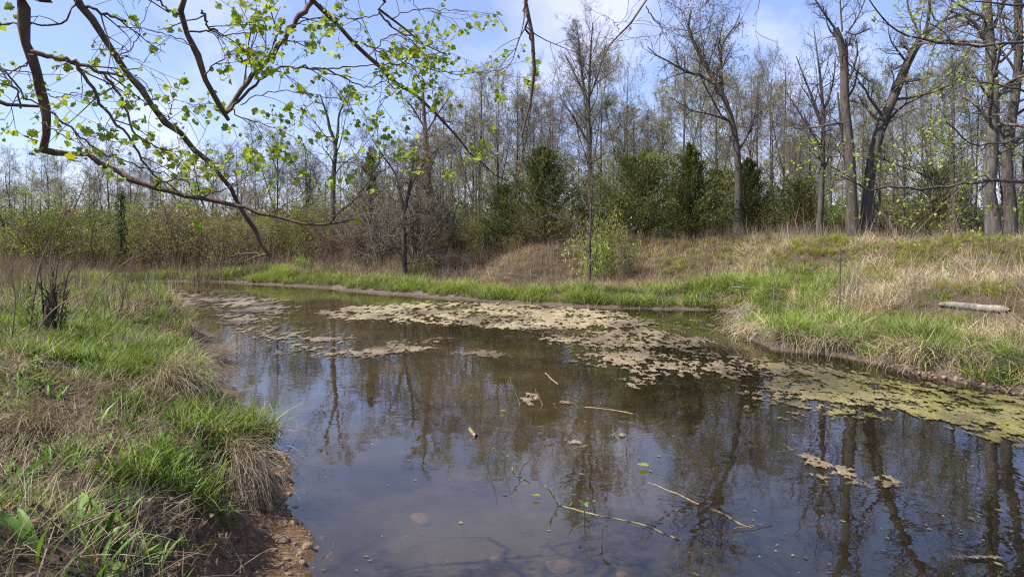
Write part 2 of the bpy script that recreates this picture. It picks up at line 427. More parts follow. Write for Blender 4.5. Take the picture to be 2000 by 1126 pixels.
def ground_info(x, y):
    x = np.asarray(x, float); y = np.asarray(y, float)
    d = shore_dist(x, y)
    d = d + (fbm(x * 2.1, y * 2.1, 5, 4) - 0.5) * np.clip(0.22 + 0.012 * np.abs(y), 0, 0.5)
    z = 0; wsum = 0; ww = 0; ss = 0
    for c in CT:
        k = 1.0 / (((x - c[0]) ** 2 + (y - c[1]) ** 2) + 0.3) ** 1.7
        z = z + k * c[2]; ww = ww + k * c[3]; ss = ss + k * c[4]; wsum = wsum + k
    z = z / wsum; ww = ww / wsum; ss = ss / wsum
    prof = sstep(0, 1, (d - ss) / ww)
    h = 0.07 * np.clip(d, 0, ss) / 0.4 * (1 - prof) + 0.02 * (1 - prof) + z * prof
    rel = (fbm(x * 1.1, y * 1.1, 9, 4) - 0.5) * 0.22 + (fbm(x * 4.5, y * 4.5, 21, 3) - 0.5) * 0.09
    h = h + (fbm(x * 3.3, y * 3.3, 51, 4) - .5) * .30 * np.sin(np.pi * np.clip(prof, 0, 1)) ** .7
    h = h + rel * prof * np.clip(z, 0, 0.8)
    h = h + (fbm(x * 9, y * 9, 31, 3) - 0.5) * 0.03 * (d > 0) * (1 - prof * 0.5)
    bed = -np.clip(-d * 0.16, 0, 0.45) - 0.012 + (fbm(x * 3, y * 3, 41, 3) - 0.5) * 0.08 * np.clip(-d, 0, 1)
    h = np.where(d > 0, np.maximum(h, 0.012 + 0.0 * h), np.minimum(bed, -0.01))
    return h, d, ss, prof
def gz(x, y): return float(ground_info(np.array([x]), np.array([y]))[0][0])

def axis(fine_lo, fine_hi, step, far, n_far):
    core = np.arange(fine_lo, fine_hi, step)
    g = np.geomspace(step, far, n_far)
    return np.concatenate([(fine_lo - np.cumsum(g) / 1)[::-1], core, core[-1] + np.cumsum(g)])
xs = np.unique(np.concatenate([axis(-5.0, 7.0, 0.05, 60, 70), np.arange(-20, 20, 0.2)]))
ys = np.unique(np.concatenate([axis(1.2, 14.0, 0.05, 60, 60), np.arange(14, 34, 0.16)]))
xs = xs[np.concatenate([[True], np.diff(xs) > 0.015])]; ys = ys[np.concatenate([[True], np.diff(ys) > 0.015])]
xs = xs[np.abs(xs) < 700]; ys = ys[(ys < 700) & (ys > -300)]
GX, GY = np.meshgrid(xs, ys)
hh, dd, s_, pr_ = ground_info(GX, GY)
far_hill = 5.0 * sstep(80, 300, np.hypot(GX, GY))
V = np.stack([GX, GY, hh + far_hill], -1).reshape(-1, 3)
nx, ny = len(xs), len(ys)
I = np.arange(nx * ny).reshape(ny, nx)
Q = np.stack([I[:-1, :-1], I[:-1, 1:], I[1:, 1:], I[1:, :-1]], -1).reshape(-1, 4)
turf = sstep(0.25, 0.9, pr_)
pink = sstep(0.0, 0.25, dd) * (1 - pr_) * sstep(12, 16, GY) * 0.55
gcol = np.stack([turf, (dd < 0).astype(float), pink, (GX < 1.5) * (1 - sstep(6, 9, GY))], -1).reshape(-1, 4)
ground = obj('ground', mesh_from('ground', V, Q, None, M['ground'], {'col': gcol}, True), kind='structure')
wv = np.array([(-40, -12, 0), (75, -12, 0), (75, 45, 0), (-40, 45, 0)], float)
obj('water', mesh_from('water', wv, [[0, 1, 2, 3]], None, M['water']), kind='structure')

#@ALGAE
# ------------------------------------------------------------------ floating algae mats
def poly_in(px, py, poly):
    ins = np.zeros(px.shape, bool); best = np.full(px.shape, 1e9)
    P = np.array(poly, float); P[:, 1] *= 2.5; qy = py * 2.5
    for i in range(len(P)):
        a = P[i]; b = P[(i + 1) % len(P)]; ab = b - a
        t = np.clip(((px - a[0]) * ab[0] + (qy - a[1]) * ab[1]) / (ab @ ab), 0, 1)
        best = np.minimum(best, np.hypot(px - a[0] - t * ab[0], qy - a[1] - t * ab[1]))
        c = (a[1] > qy) != (b[1] > qy)
        with np.errstate(divide='ignore', invalid='ignore'):
            xi = (b[0] - a[0]) * (qy - a[1]) / (b[1] - a[1]) + a[0]
        ins ^= c & (px < xi)
    return np.where(ins, best, -best)
mats = [  # outline where the mat floats, coverage at its middle, softness
    ([(250, 570), (330, 568), (480, 574), (590, 592), (575, 612), (520, 632), (440, 640), (400, 606), (290, 592)], .86, 34),
    ([(440, 640), (540, 632), (600, 640), (690, 655), (700, 665), (660, 690), (690, 700), (600, 694), (520, 690), (505, 665)], .58, 26),
    ([(590, 690), (640, 682), (700, 680), (760, 668), (870, 664), (878, 674), (800, 690), (740, 697), (660, 702)], .74, 16),
    ([(600, 613), (680, 600), (850, 590), (950, 590), (1100, 597), (1200, 608), (1270, 622), (1290, 640), (1150, 643), (1000, 647), (850, 634), (700, 628)], 1.0, 14),
    ([(880, 690), (940, 682), (995, 690), (985, 698), (900, 694)], .75, 12),
    ([(1030, 658), (1130, 645), (1280, 642), (1400, 664), (1390, 674), (1330, 684), (1200, 690), (1110, 680)], .80, 18),
    ([(1120, 690), (1250, 680), (1440, 690), (1560, 708), (1640, 730), (1560, 760), (1440, 745), (1380, 734), (1300, 738), (1240, 758), (1205, 748), (1270, 730), (1120, 706)], .74, 22),
    ([(1480, 705), (1560, 706), (1660, 726), (1780, 748), (1900, 764), (2000, 778), (2300, 815), (2500, 960), (2200, 910), (2000, 872), (1900, 852), (1830, 822), (1700, 800), (1600, 786), (1500, 765)], 1.0, 24),
    ([(1440, 745), (1600, 775), (1750, 815), (1650, 830), (1500, 815), (1420, 780)], .46, 40),
    ([(1000, 778), (1035, 765), (1062, 780), (1040, 792)], .7, 10), ([(1080, 782), (1120, 780), (1115, 790), (1085, 790)], .7, 8),
    ([(1530, 878), (1600, 890), (1690, 925), (1670, 940), (1580, 908)], .62, 14), ([(1660, 940), (1730, 926), (1800, 950), (1720, 962)], .66, 12),
    ([(1860, 1015), (1900, 1008), (1915, 1020)], .6, 8), ([(1880, 1090), (1950, 1085), (2000, 1100), (1990, 1110)], .5, 10), ([(1560, 920), (1620, 930), (1615, 945)], .6, 8),
    ([(1090, 858), (1140, 862), (1135, 880)], .6, 8), ([(1195, 845), (1225, 850), (1215, 862)], .6, 8), ([(1420, 650), (1460, 645), (1455, 665)], .6, 8), ([(1280, 620), (1440, 618), (1430, 650), (1300, 640)], .26, 20),
]
A = Acc(); AD = []
for ib, (y0, y1, dx, dy, x0, x1) in enumerate( [(4.0, 6.5, .013, .026, -1, 6), (6.5, 9.0, .017, .04, -3, 9), (9.0, 12.5, .024, .07, -6, 9), (12.5, 17, .034, .11, -8, 7), (17, 27, .05, .2, -15, 7)]):
    gx = np.arange(x0, x1, dx); gy = np.arange(y0, y1 + 2.2 * dy, dy)
    X, Yv = np.meshgrid(gx, gy)
    jx = (hash2(np.round(X / dx), np.round(Yv / dy), 3) - .5) * dx * .8; jy = (hash2(np.round(X / dx), np.round(Yv / dy), 4) - .5) * dy * .8
    X = X + jx; Yv = Yv + jy
    PX = 1000 + X * F / Yv; PY = HZ + H * F / Yv
    cov = np.zeros(X.shape)
    for poly, cmax, soft in mats:
        sd = poly_in(PX, PY, poly)
        cov = np.maximum(cov, cmax * sstep(-soft * 1.3, soft * 1.5, sd) + .17 * sstep(-soft * 4.5, -soft * .8, sd))
    nzv = 0.24 * fbm(X * 2.4, Yv * 2.1, 61, 3) + 0.76 * fbm(X * 10.5, Yv * 8.5, 71, 4, .95)
    srt = np.sort(nzv.ravel()); nzv = np.searchsorted(srt, nzv) / srt.size
    depth = np.minimum(cov, 1) * 0.84 - nzv
    onwater = shore_dist(X, Yv) < -0.05
    keep = (depth > 0) & onwater
    I = np.arange(X.size).reshape(X.shape)
    kq = (keep[:-1, :-1].astype(int) + keep[:-1, 1:] + keep[1:, 1:] + keep[1:, :-1]) >= 3
    q = np.stack([I[:-1, :-1], I[:-1, 1:], I[1:, 1:], I[1:, :-1]], -1)[kq]
    if not len(q): continue
    u, inv = np.unique(q, return_inverse=True)
    z = 0.003 + ib * .0012 + 0.012 * np.clip(depth, 0, 1) + 0.012 * fbm(X * 14, Yv * 10, 81, 3) * np.clip(depth * 4, 0, 1)
    g = (1 - sstep(855, 875, PY - np.maximum(PX - 1800, 0) * .3)) * np.clip(sstep(1430, 1720, PX + 160 * (fbm(X * 1.7, Yv * 1.7, 91, 3) - .5)) * (0.25 + 1.1 * fbm(X * 2.2, Yv * 2.2, 95, 3)), 0, 1)
    wht = np.clip(1 - sstep(18, 45, np.abs(PY - 612)), 0, 1) * sstep(600, 800, PX) * (1 - sstep(1150, 1300, PX))
    tan = np.array([.285, .235, .175]); green = np.array([.22, .215, .075]); pale = np.array([.40, .345, .25]); greyt = np.array([.26, .225, .19])
    lf = 1 - sstep(560, 700, PX)
    col = tan + (green - tan) * g[..., None]; col = col + (pale - col) * wht[..., None]; col = col + (greyt - col) * lf[..., None]
    col = col * (0.40 + 1.2 * fbm(X * 5, Yv * 3.5, 99, 4, .7))[..., None]
    A.add(np.stack([X, Yv, z], -1).reshape(-1, 3)[u], inv.reshape(-1, 4), None, (col * np.array([.56, .53, .44]) * (0.62 + .75 * sstep(.3, .7, fbm(X * 1.3, Yv * .9, 111, 3)))[..., None]).reshape(-1, 3)[u]); AD.append(depth.reshape(-1)[u])
am = A.mesh('algae_scum', M['algae'], True); aa = am.attributes.new('thick', 'FLOAT', 'POINT'); aa.data.foreach_set('value', np.concatenate(AD).astype(np.float32))
obj('algae_scum', am, kind='stuff', label='tan and green algae scum floating in ragged mats on the pond')
#@END

# ------------------------------------------------------------------ branching
def children(rng, P, R, k, t0, t1, ang, asd, lf, npts, wander, trop, rr, tip, shape=0.5, lmin=0.0, absl=None, gn=None):
    Nn, n = P.shape[:2]
    seg = np.linalg.norm(np.diff(P, axis=1), axis=2); Lp = seg.sum(1)
    t = t0 + (t1 - t0) * (np.arange(k)[None, :] + rng.random((Nn, k))) / k
    f = t * (n - 1); i = np.clip(f.astype(int), 0, n - 2); fr = (f - i)[..., None]
    ar = np.arange(Nn)[:, None]
    pos = P[ar, i] * (1 - fr) + P[ar, i + 1] * fr
    T = unit(P[ar, i + 1] - P[ar, i])
    r = R[ar, i] * (1 - fr[..., 0]) + R[ar, i + 1] * fr[..., 0]
    v = rng.normal(size=pos.shape)
    u = unit(v - (v * T).sum(-1, keepdims=True) * T)
    a = rng.normal(ang, asd, size=t.shape)[..., None]
    d = unit(np.cos(a) * T + np.sin(a) * u)
    base = Lp[:, None] * lf if absl is None else absl
    L = np.maximum(base * (1 - shape * (t - t0) / max(t1 - t0, 1e-6)) * rng.uniform(.6, 1.25, size=t.shape), lmin)
    pos = pos.reshape(-1, 3); d = d.reshape(-1, 3); L = L.reshape(-1); r0 = np.minimum(r.reshape(-1) * rr, r.reshape(-1) * .95)
    out_ = [pos]; p = pos
    for j in range(npts - 1):
        d = unit(d + rng.normal(size=d.shape) * wander + np.array([0, 0, trop]))
        p = p + d * (L / (npts - 1))[:, None]; out_.append(p)
    C = np.stack(out_, 1)
    tt = np.linspace(0, 1, npts)[None, :]
    RC = r0[:, None] * (1 - tt * (1 - tip))
    return C, RC
def resample(pts, rad, n):
    pts = np.asarray(pts, float); rad = np.asarray(rad, float)
    s = np.concatenate([[0], np.cumsum(np.linalg.norm(np.diff(pts, axis=0), axis=1))])
    # catmull-rom through the points
    u = np.linspace(0, s[-1], n)
    k = np.clip(np.searchsorted(s, u, 'right') - 1, 0, len(pts) - 2)
    t = ((u - s[k]) / (s[k + 1] - s[k] + 1e-9))[:, None]
    p0 = pts[np.maximum(k - 1, 0)]; p1 = pts[k]; p2 = pts[k + 1]; p3 = pts[np.minimum(k + 2, len(pts) - 1)]
    q = 0.5 * (2 * p1 + (p2 - p0) * t + (2 * p0 - 5 * p1 + 4 * p2 - p3) * t ** 2 + (3 * p1 - p0 - 3 * p2 + p3) * t ** 3)
    return q, np.interp(u, s, rad)
def straight_trunk(rng, Ht, r0, n=12, wob=0.02, lean=(0, 0)):
    z = np.linspace(-0.25, Ht, n)
    w = np.cumsum(rng.normal(0, wob * Ht / n, size=(n, 2)), 0)
    w -= w[1]
    P = np.stack([w[:, 0] + lean[0] * z, w[:, 1] + lean[1] * z, z], 1)
    t = np.clip(z / Ht, 0, 1)
    R = r0 * (1 - 0.86 * t ** 0.9); R[0] *= 1.5; R[1] *= 1.18
    return P, R

def build_tree(rng, trunks, limbs=(8, .35, .97, .75, .2, .42), limb_trop=.10, sub=6, twig=6, fine=0, twig_lmin=.25, leaf=0, leaf_col=None, leaf_size=.05,
               bark='bark', twig_mat='twig', name='tree', extra_limbs=(), sides=8, rmin=.0035, wander=.16, leafspread=.06, subtrop=.05, leaf_aspect=.6, limb_r=.34):
    """returns meshes: trunk(with limbs), crown(twigs), leaves"""
    tr = Acc(); cr = Acc(); lv = Acc()
    tips = []
    L1P = []; L1R = []
    for P, R in trunks:
        tr.tubes(P, R, sides)
        k, a, b, an, asd, lf = limbs
        C, RC = children(rng, P[None], R[None], k, a, b, an, asd, lf, 8, wander, limb_trop, limb_r, .18, .55)
        L1P.append(C); L1R.append(RC)
    for P, R in extra_limbs:
        q, r = resample(P, R, 8); L1P.append(q[None]); L1R.append(r[None])
    L1P = np.concatenate(L1P); L1R = np.maximum(np.concatenate(L1R), rmin * 1.3)
    tr.tubes(L1P, L1R, 6)
    C, RC = children(rng, L1P, L1R, sub, .2, .98, .8, .25, .5, 6, wander * 1.15, subtrop, .6, .25, .45, twig_lmin)
    RC = np.maximum(RC, rmin)
    cr.tubes(C, RC, 4)
    C2, RC2 = children(rng, C, RC, twig, .15, 1.0, .75, .25, .5, 4, wander * 1.2, subtrop, .65, .4, .4, twig_lmin * .6)
    RC2 = np.maximum(RC2, rmin * .75)
    cr.tubes(C2, RC2, 3)
    last = C2
    if fine:
        C3, RC3 = children(rng, C2, RC2, fine, .2, 1.0, .7, .25, .55, 3, wander, subtrop, .7, .5, .3, twig_lmin * .4)
        cr.tubes(C3, np.maximum(RC3, rmin * .6), 3); last = C3
    if leaf:
        m = leaf
        sel = rng.integers(0, len(last), m); ti = rng.integers(1, last.shape[1], m)
        pos = last[sel, ti] + rng.normal(size=(m, 3)) * leafspread
        cols = np.asarray(leaf_col)[rng.integers(0, len(leaf_col), m)] * rng.uniform(.75, 1.25, (m, 1))
        lv.leaves(pos, rdir(rng, m) + np.array([0, 0, -.2]), rdir(rng, m), leaf_size * rng.uniform(.6, 1.3, m), leaf_aspect, cols)
    ms = [tr.mesh(name + '_trunk', M[bark], True, False), cr.mesh(name + '_crown', M[twig_mat], False, False)]
    ms.append(lv.mesh(name + '_leaves', M['leaf']) if leaf else None)
    return ms
def plant_tree(name, ms, loc, label, cat='tree', group=None, rz=0, scale=(1, 1, 1)):
    t = obj(name, None, None, loc, label, cat, group)
    t.rotation_euler = (0, 0, rz); t.scale = scale
    obj('trunk', ms[0], t)
    c = obj('crown', ms[1], t)
    if ms[2]: obj('foliage', ms[2], c)
    return t
def at(px, Y, sink=0.0):
    x = (px - 1000.0) * Y / F
    return np.array([x, Y, gz(x, Y) - sink])
def top_h(py, Y, base_z): return H + (HZ - py) * Y / F - base_z

BUD = [(.36, .36, .13), (.40, .38, .15), (.34, .29, .14), (.31, .34, .10)]
OLIVE = [(.37, .40, .12), (.42, .43, .15), (.31, .35, .09)]
GREEN = [(.13, .22, .035), (.17, .26, .045), (.10, .18, .03)]
RUST = [(.24, .18, .12), (.2, .15, .1), (.28, .24, .13)]
LIME = [(.26, .34, .05), (.32, .38, .07), (.22, .30, .045)]

#@TREES
rng = np.random.default_rng(7)
# ---- woodland trees, prototypes of the kind that fill the wood
def forest_proto(seed, Ht, r0, limbs, leaf, lc, twig=5, fine=3, lsize=.06, wob=.035, lt=.12, sub=6, fork=False, **kw):
    r = np.random.default_rng(seed)
    tk = [straight_trunk(r, Ht, r0, 12, wob)]
    if fork:
        P, R = tk[0]
        i = 4; q = P[i:].copy(); dx = r.normal(0, 1, 2); dx /= np.hypot(*dx)
        k = np.linspace(0, 1, len(q))[:, None]
        q[:, :2] += dx * k * Ht * .16; tk.append((q, R[i:] * .8))
    return build_tree(r, tk, limbs, lt, sub, twig, fine, .25, leaf, lc, lsize, name='wood_tree', **kw)
def mesh_top(me):
    v = np.empty(len(me.vertices) * 3, np.float32); me.vertices.foreach_get('co', v); return float(v[2::3].max())
protos = []
specs = [(11, 9.0, .085, (16, .24, .97, .72, .18, .42), 2600, BUD), (12, 10.0, .10, (17, .30, .97, .62, .15, .38), 2600, OLIVE), (13, 8.5, .07, (15, .22, .98, .75, .2, .44), 500, BUD),
         (14, 9.5, .095, (15, .26, .97, .85, .2, .46), 1400, RUST), (15, 8.0, .065, (15, .26, .98, .6, .15, .38), 3600, OLIVE), (16, 10.0, .11, (16, .34, .97, .75, .2, .44), 900, BUD)]
for i, (sd, Ht, r0, lb, lf, lc) in enumerate(specs):
    protos.append((forest_proto(sd, Ht, r0, lb, lf, lc, twig=6, fine=2, fork=(i in (1, 3, 4)), rmin=.0050, sub=8, lsize=.055, wander=.2), 0)); protos[-1] = (protos[-1][0], mesh_top(protos[-1][0][1]))

def wood_tree(px, Y, ytop, kind, label, group=None, name='bare_tree', wide=1.0):
    p = at(px, Y); ms, Ht = protos[kind]
    s = top_h(ytop, Y, p[2]) / Ht
    return plant_tree(name, ms, p, label, 'tree', group, rng.uniform(0, 6.28), (s * wide, s * wide, s))
hand = [
    (540, 37, 232, 4, 'round topped tree with olive buds left of the twisted bare tree', 1.25), (470, 41, 290, 2, 'low grey bare tree under the tip of the lowest sycamore bough', 1.3),
    (600, 39, 262, 2, 'small grey bare tree just left of the twisted two stemmed tree', 1.1), (705, 33, 205, 2, 'thin bare tree between the twisted tree and the vine covered tree', 1.0),
    (885, 33, 200, 3, 'bare tree with rusty buds right of the vine covered tree', 1.0), (925, 37, 178, 1, 'tree with tan spring buds behind the tangled brush', 1.1), (968, 33, 135, 3, 'tall thin grey tree left of the first dark cedar', .9),
    (1022, 36, 165, 0, 'grey tree rising straight behind the leftmost cedar', 1.0), (1072, 35, 128, 3, 'tall bare tree behind the top of the leftmost cedar', .85),
    (1225, 30, 66, 5, 'tall narrow bare tree just right of the tall poplar', .75), (1275, 36, 215, 4, 'short tree with olive buds right of the narrow bare tree', 1.2),
    (1305, 34, 180, 2, 'thin grey tree behind the gap between two dark cedars', .9), (1400, 33, 150, 1, 'olive budding tree behind the trunk of the leaning oak', 1.1), (1482, 29, 85, 3, 'bare tree just right of the leaning oak', .9),
    (1512, 30, 160, 0, 'tree with olive crown standing between the leaning oak and the broken snag', 1.1), (1556, 33, 190, 2, 'slim grey trunk left of the wide twiggy tree', .9), (1763, 23, 150, 5, 'straight dark tree right of the two crossing trunks', 1.0),
    (1862, 23, 40, 5, 'tall dark tree with crooked limbs left of the big pale trunk', 1.15), (1715, 29, 190, 4, 'budding tree seen in the gap of the leaning trunk', 1.1), (1820, 30, 130, 1, 'olive budding tree left of the big pale trunk', 1.2)]
for px, Y, yt, k, lb, wd in hand: wood_tree(px, Y, yt, k, lb, None, 'woodland_tree', wd)
KIND_LOOK = ['tan budding', 'olive budding', 'mostly bare', 'rusty budded', 'pale olive', 'sparsely budded']
def fill(n, x0, x1, Y0, Y1, t0, t1, kinds, word, group, name, marks):
    rows = []
    for i in range(n):
        px = x0 + (x1 - x0) * (i + rng.random()) / n
        Y, yt, k, wd = rng.uniform(Y0, Y1), rng.uniform(t0, t1), kinds[rng.integers(len(kinds))], rng.uniform(.85, 1.15)
        m = min(marks, key=lambda q: abs(q[0] - px))
        rows.append((px, Y, yt, k, wd, (KIND_LOOK[k], 'left' if px < m[0] else 'right', m[1])))
    for r in rows:
        same = sorted([q for q in rows if q[5] == r[5]], key=lambda q: -(q[1] * (HZ - q[2])))
        rank = ['taller ', 'shorter '][same.index(r)] if len(same) == 2 else (['tallest ', 'middle ', 'shortest '][same.index(r)] if len(same) == 3 else '')
        wood_tree(r[0], r[1], r[2], r[3], '%s%s %s tree behind and just %s of the %s' % (rank, word, *r[5]), group, name, r[4])
fill(22, 860, 1540, 34, 46, 55, 190, (0, 1, 2, 4, 4, 5, 1), 'slim', 'slim trees in the wood behind the cedars', 'slim_tree', [(1062, 'leftmost dark cedar'), (1150, 'tall poplar'), (1245, 'broad cedar'), (1348, 'pointed cedar'), (1440, 'leaning oak'), (885, 'vine covered tree'), (940, 'pale blossom shrub')])
fill(16, 1540, 2120, 27, 42, 50, 220, (0, 1, 2, 4, 5), 'slim', 'slim trees in the wood behind the right hand trunks', 'slim_tree', [(1600, 'wide twiggy tree'), (1660, 'broken topped tree'), (1763, 'straight dark tree'), (1715, 'slanting tree'), (1862, 'dark crooked tree'), (1938, 'thick pale tree'), (1980, 'rightmost grey tree')])
fill(24, -60, 660, 37, 48, 245, 330, (0, 2, 3, 4), 'low', 'low bare trees behind the left thicket', 'low_tree', [(18, 'left end of the thicket'), (130, 'white blossoms'), (236, 'ivy clad stub'), (345, 'far end of the pond'), (440, 'drooping bough tip'), (590, 'bright lime bush'), (650, 'twisted tree'), (78, 'seed headed weed stalk'), (290, 'rounded olive shrub')])

# ---- trees with a shape of their own
def traced(name, Y, mains, label, limb_traces=(), limbs=(9, .45, .97, .8, .25, .38), leaf=0, lc=BUD, bark='bark', twig_mat='twig', seed=1, sub=8, twig=6, fine=3, lt=.06, base=None, wander=.2, ydrift=.0, lsize=.06, group=None, dY=None, rmin=.004, sink=.3):
    """mains: list of ([(px,py)...],(w0,w1) widths in px) at distance Y"""
    r = np.random.default_rng(seed)
    b = at(mains[0][0][0][0], Y)
    def conv(pts, ws, i):
        P = []
        for j, q in enumerate(pts):
            yy = Y + (q[2] if len(q) > 2 else (0 if i == 0 else ydrift * j * (1 if i % 2 else -1)))
            P.append(W(q[0], q[1], yy) - b)
        P = np.array(P); return P, np.linspace(ws[0], ws[1], len(P)) * Y / F / 2 * .78
    trunks = []
    for i, (pts, ws) in enumerate(mains):
        P, R = conv(pts, ws, 0)
        if i == 0 or pts[0][1] > 440:
            P[0, 2] = gz(P[0, 0] + b[0], P[0, 1] + b[1]) - b[2] - .05
            P = np.concatenate([P[:1] - np.array([[0, 0, sink]]), P]); R = np.concatenate([R[:1] * 1.35, R])
            R[1] *= 1.12
        trunks.append(resample(P, R, 16))
    ext = [conv(p, w, i + 1) for i, (p, w) in enumerate(limb_traces)]
    ms = build_tree(r, trunks, limbs, lt, sub, twig, fine, .22, leaf, lc, lsize, bark, twig_mat, name, ext, 10, rmin, wander)
    return plant_tree(name, ms, b, label, 'tree', group)

traced('leaning_oak', 24, [([(1440, 470), (1442, 400), (1440, 300), (1425, 220), (1400, 165), (1365, 105), (1345, 55), (1350, 20)], (21, 4))], 'leaning oak with wide bare limbs towering over the dark cedars',
       [([(1405, 170), (1375, 150), (1340, 140), (1310, 122), (1285, 110), (1265, 92)], (9, 2)), ([(1412, 190), (1408, 130), (1410, 85), (1430, 60), (1445, 30)], (8, 2)), ([(1438, 300), (1465, 255), (1480, 200)], (7, 2)), ([(1432, 240), (1395, 225), (1350, 215), (1310, 190)], (6, 2))],
       limbs=(14, .5, .98, .8, .25, .42), leaf=1600, lc=RUST, seed=3, bark='bark_dark', twig_mat='twig_dark', lsize=.07)
traced('broken_snag', 18.8, [([(1668, 466), (1664, 400), (1660, 300), (1650, 200), (1649, 120), (1640, 75), (1632, 55)], (29, 15))], 'broken topped tree with upright switches beside the slanting trunk',
       [([(1634, 60), (1612, 30), (1598, 8), (1585, -10)], (6, 3)), ([(1645, 62), (1642, 20), (1640, -30)], (5, 3)), ([(1650, 70), (1672, 40), (1690, 0)], (4, 2)), ([(1652, 62), (1668, 68), (1682, 64), (1700, 56)], (4, 2)), ([(1652, 120), (1680, 145), (1700, 160)], (4, 2)), ([(1652, 90), (1660, 85)], (9, 4))],
       limbs=(6, .5, .95, .9, .3, .34), seed=4, bark='bark', twig_mat='twig_dark', sub=7, twig=6, fine=2)
traced('slanting_tree', 19.1, [([(1684, 464), (1692, 400), (1701, 330), (1720, 250), (1745, 190), (1765, 140), (1783, 102), (1802, 72)], (31, 17)), ([(1802, 72), (1812, 45), (1816, 0), (1822, -50)], (10, 6))], 'slanting forked tree crossing the broken topped tree at its foot',
       [([(1802, 72), (1840, 42), (1875, 30), (1935, 28), (1975, 40)], (10, 4)), ([(1784, 102), (1768, 92), (1758, 82)], (9, 5)), ([(1800, 75), (1790, 55), (1775, 20), (1770, -20)], (6, 3)), ([(1775, 118), (1755, 132), (1742, 138)], (5, 2)), ([(1815, 10), (1826, 40), (1838, 45), (1840, 75), (1868, 90)], (5, 2))],
       limbs=(9, .45, .98, .9, .3, .42), seed=5, fine=3, bark='bark', twig_mat='twig', leaf=450, lc=LIME)
traced('twiggy_tree', 21.5, [([(1598, 462), (1603, 400), (1606, 330), (1608, 250), (1605, 180), (1600, 130)], (17, 5))], 'wide twiggy bare tree left of the broken topped tree',
       [([(1607, 250), (1590, 200), (1570, 150), (1555, 110)], (8, 2)), ([(1607, 220), (1625, 170), (1632, 120)], (7, 2)), ([(1605, 290), (1580, 250), (1555, 210), (1535, 180)], (6, 2)), ([(1605, 190), (1598, 120), (1590, 60)], (6, 2))],
       limbs=(14, .35, .98, .85, .25, .45), seed=6, sub=7, twig=6, fine=2, twig_mat='twig_dark')
traced('thick_pale_tree', 17.0, [([(1942, 470), (1938, 420), (1930, 375), (1937, 300), (1940, 200), (1935, 100), (1928, 20), (1925, -120)], (37, 19))], 'thick pale barked tree near the right edge of the meadow',
       [([(1937, 110), (1915, 60), (1890, 35), (1850, 20)], (12, 4)), ([(1940, 200), (1975, 160), (2010, 130)], (11, 4)), ([(1936, 60), (1955, 20), (1970, -40)], (10, 4)), ([(1938, 250), (1910, 210), (1880, 190)], (8, 3))],
       limbs=(15, .3, .98, 1.0, .3, .36), fine=3, seed=8, bark='bark_pale', lt=.03, leaf=500, lc=LIME)
traced('rightmost_tree', 18.0, [([(1974, 466), (1974, 400), (1966, 330), (1972, 260), (1985, 170), (1990, 80), (1985, -60)], (30, 16))], 'grey tree standing close behind the thick pale barked tree',
       [([(1985, 170), (2010, 120), (2030, 60)], (10, 4)), ([(1970, 280), (1945, 240), (1930, 200)], (8, 3)), ([(1988, 110), (1965, 60), (1955, 20)], (8, 3))], limbs=(14, .3, .98, 1.0, .3, .38), fine=3, seed=9, leaf=300, lc=LIME)
traced('dark_trunk_tree', 20.2, [([(1655, 458), (1656, 380), (1650, 300), (1642, 240), (1636, 180)], (12, 4))], 'thin dark tree close behind the broken topped tree', limbs=(8, .5, .98, .7, .2, .35), seed=10, bark='bark_dark', twig_mat='twig_dark')
traced('short_stub_tree', 22, [([(1702, 458), (1704, 400), (1703, 345), (1708, 290)], (15, 6))], 'short straight trunk in the shade right of the slanting tree', limbs=(6, .5, .98, .7, .2, .4), seed=19, bark='bark_dark')
traced('twisted_tree', 33, [([(650, 490), (650, 400), (652, 330), (656, 285), (645, 255), (640, 230), (632, 205), (625, 185)], (15, 3)), ([(655, 290), (660, 255), (662, 225), (672, 200), (680, 180)], (8, 2))], 'twisted two stemmed bare tree standing above the left thicket',
       limbs=(10, .5, .98, .8, .25, .36), seed=12, sub=7, twig=5, fine=2)
traced('tall_poplar', 36, [([(1152, 480), (1150, 400), (1152, 300), (1150, 220), (1152, 140), (1155, 80), (1158, 45)], (13, 2.5)), ([(1150, 210), (1140, 170), (1133, 110), (1128, 60)], (8, 2))], 'tall poplar with a rounded top of fine budding twigs',
       [([(1150, 205), (1125, 150), (1105, 110)], (6, 2)), ([(1151, 190), (1170, 140), (1185, 80)], (6, 2)), ([(1150, 280), (1120, 230), (1095, 190)], (6, 2))],
       limbs=(28, .30, .95, .6, .15, .40), seed=13, sub=7, twig=6, fine=3, leaf=4200, lc=[(.22, .22, .09), (.2, .18, .09), (.17, .2, .06)], lt=.09, lsize=.05)
traced('vine_covered_tree', 29, [([(835, 500), (838, 420), (836, 350), (832, 280), (828, 220), (826, 180)], (24, 6))], 'trunk wrapped in a shaggy brown vine behind the dark sapling', 
       [([(832, 260), (860, 215), (885, 180)], (6, 2)), ([(830, 250), (805, 210), (790, 190)], (6, 2))], limbs=(16, .1, .98, .8, .3, .3), seed=14, bark='bark_brown', twig_mat='twig_brown', sub=8, twig=6, fine=2, wander=.3, leaf=900, lc=RUST)
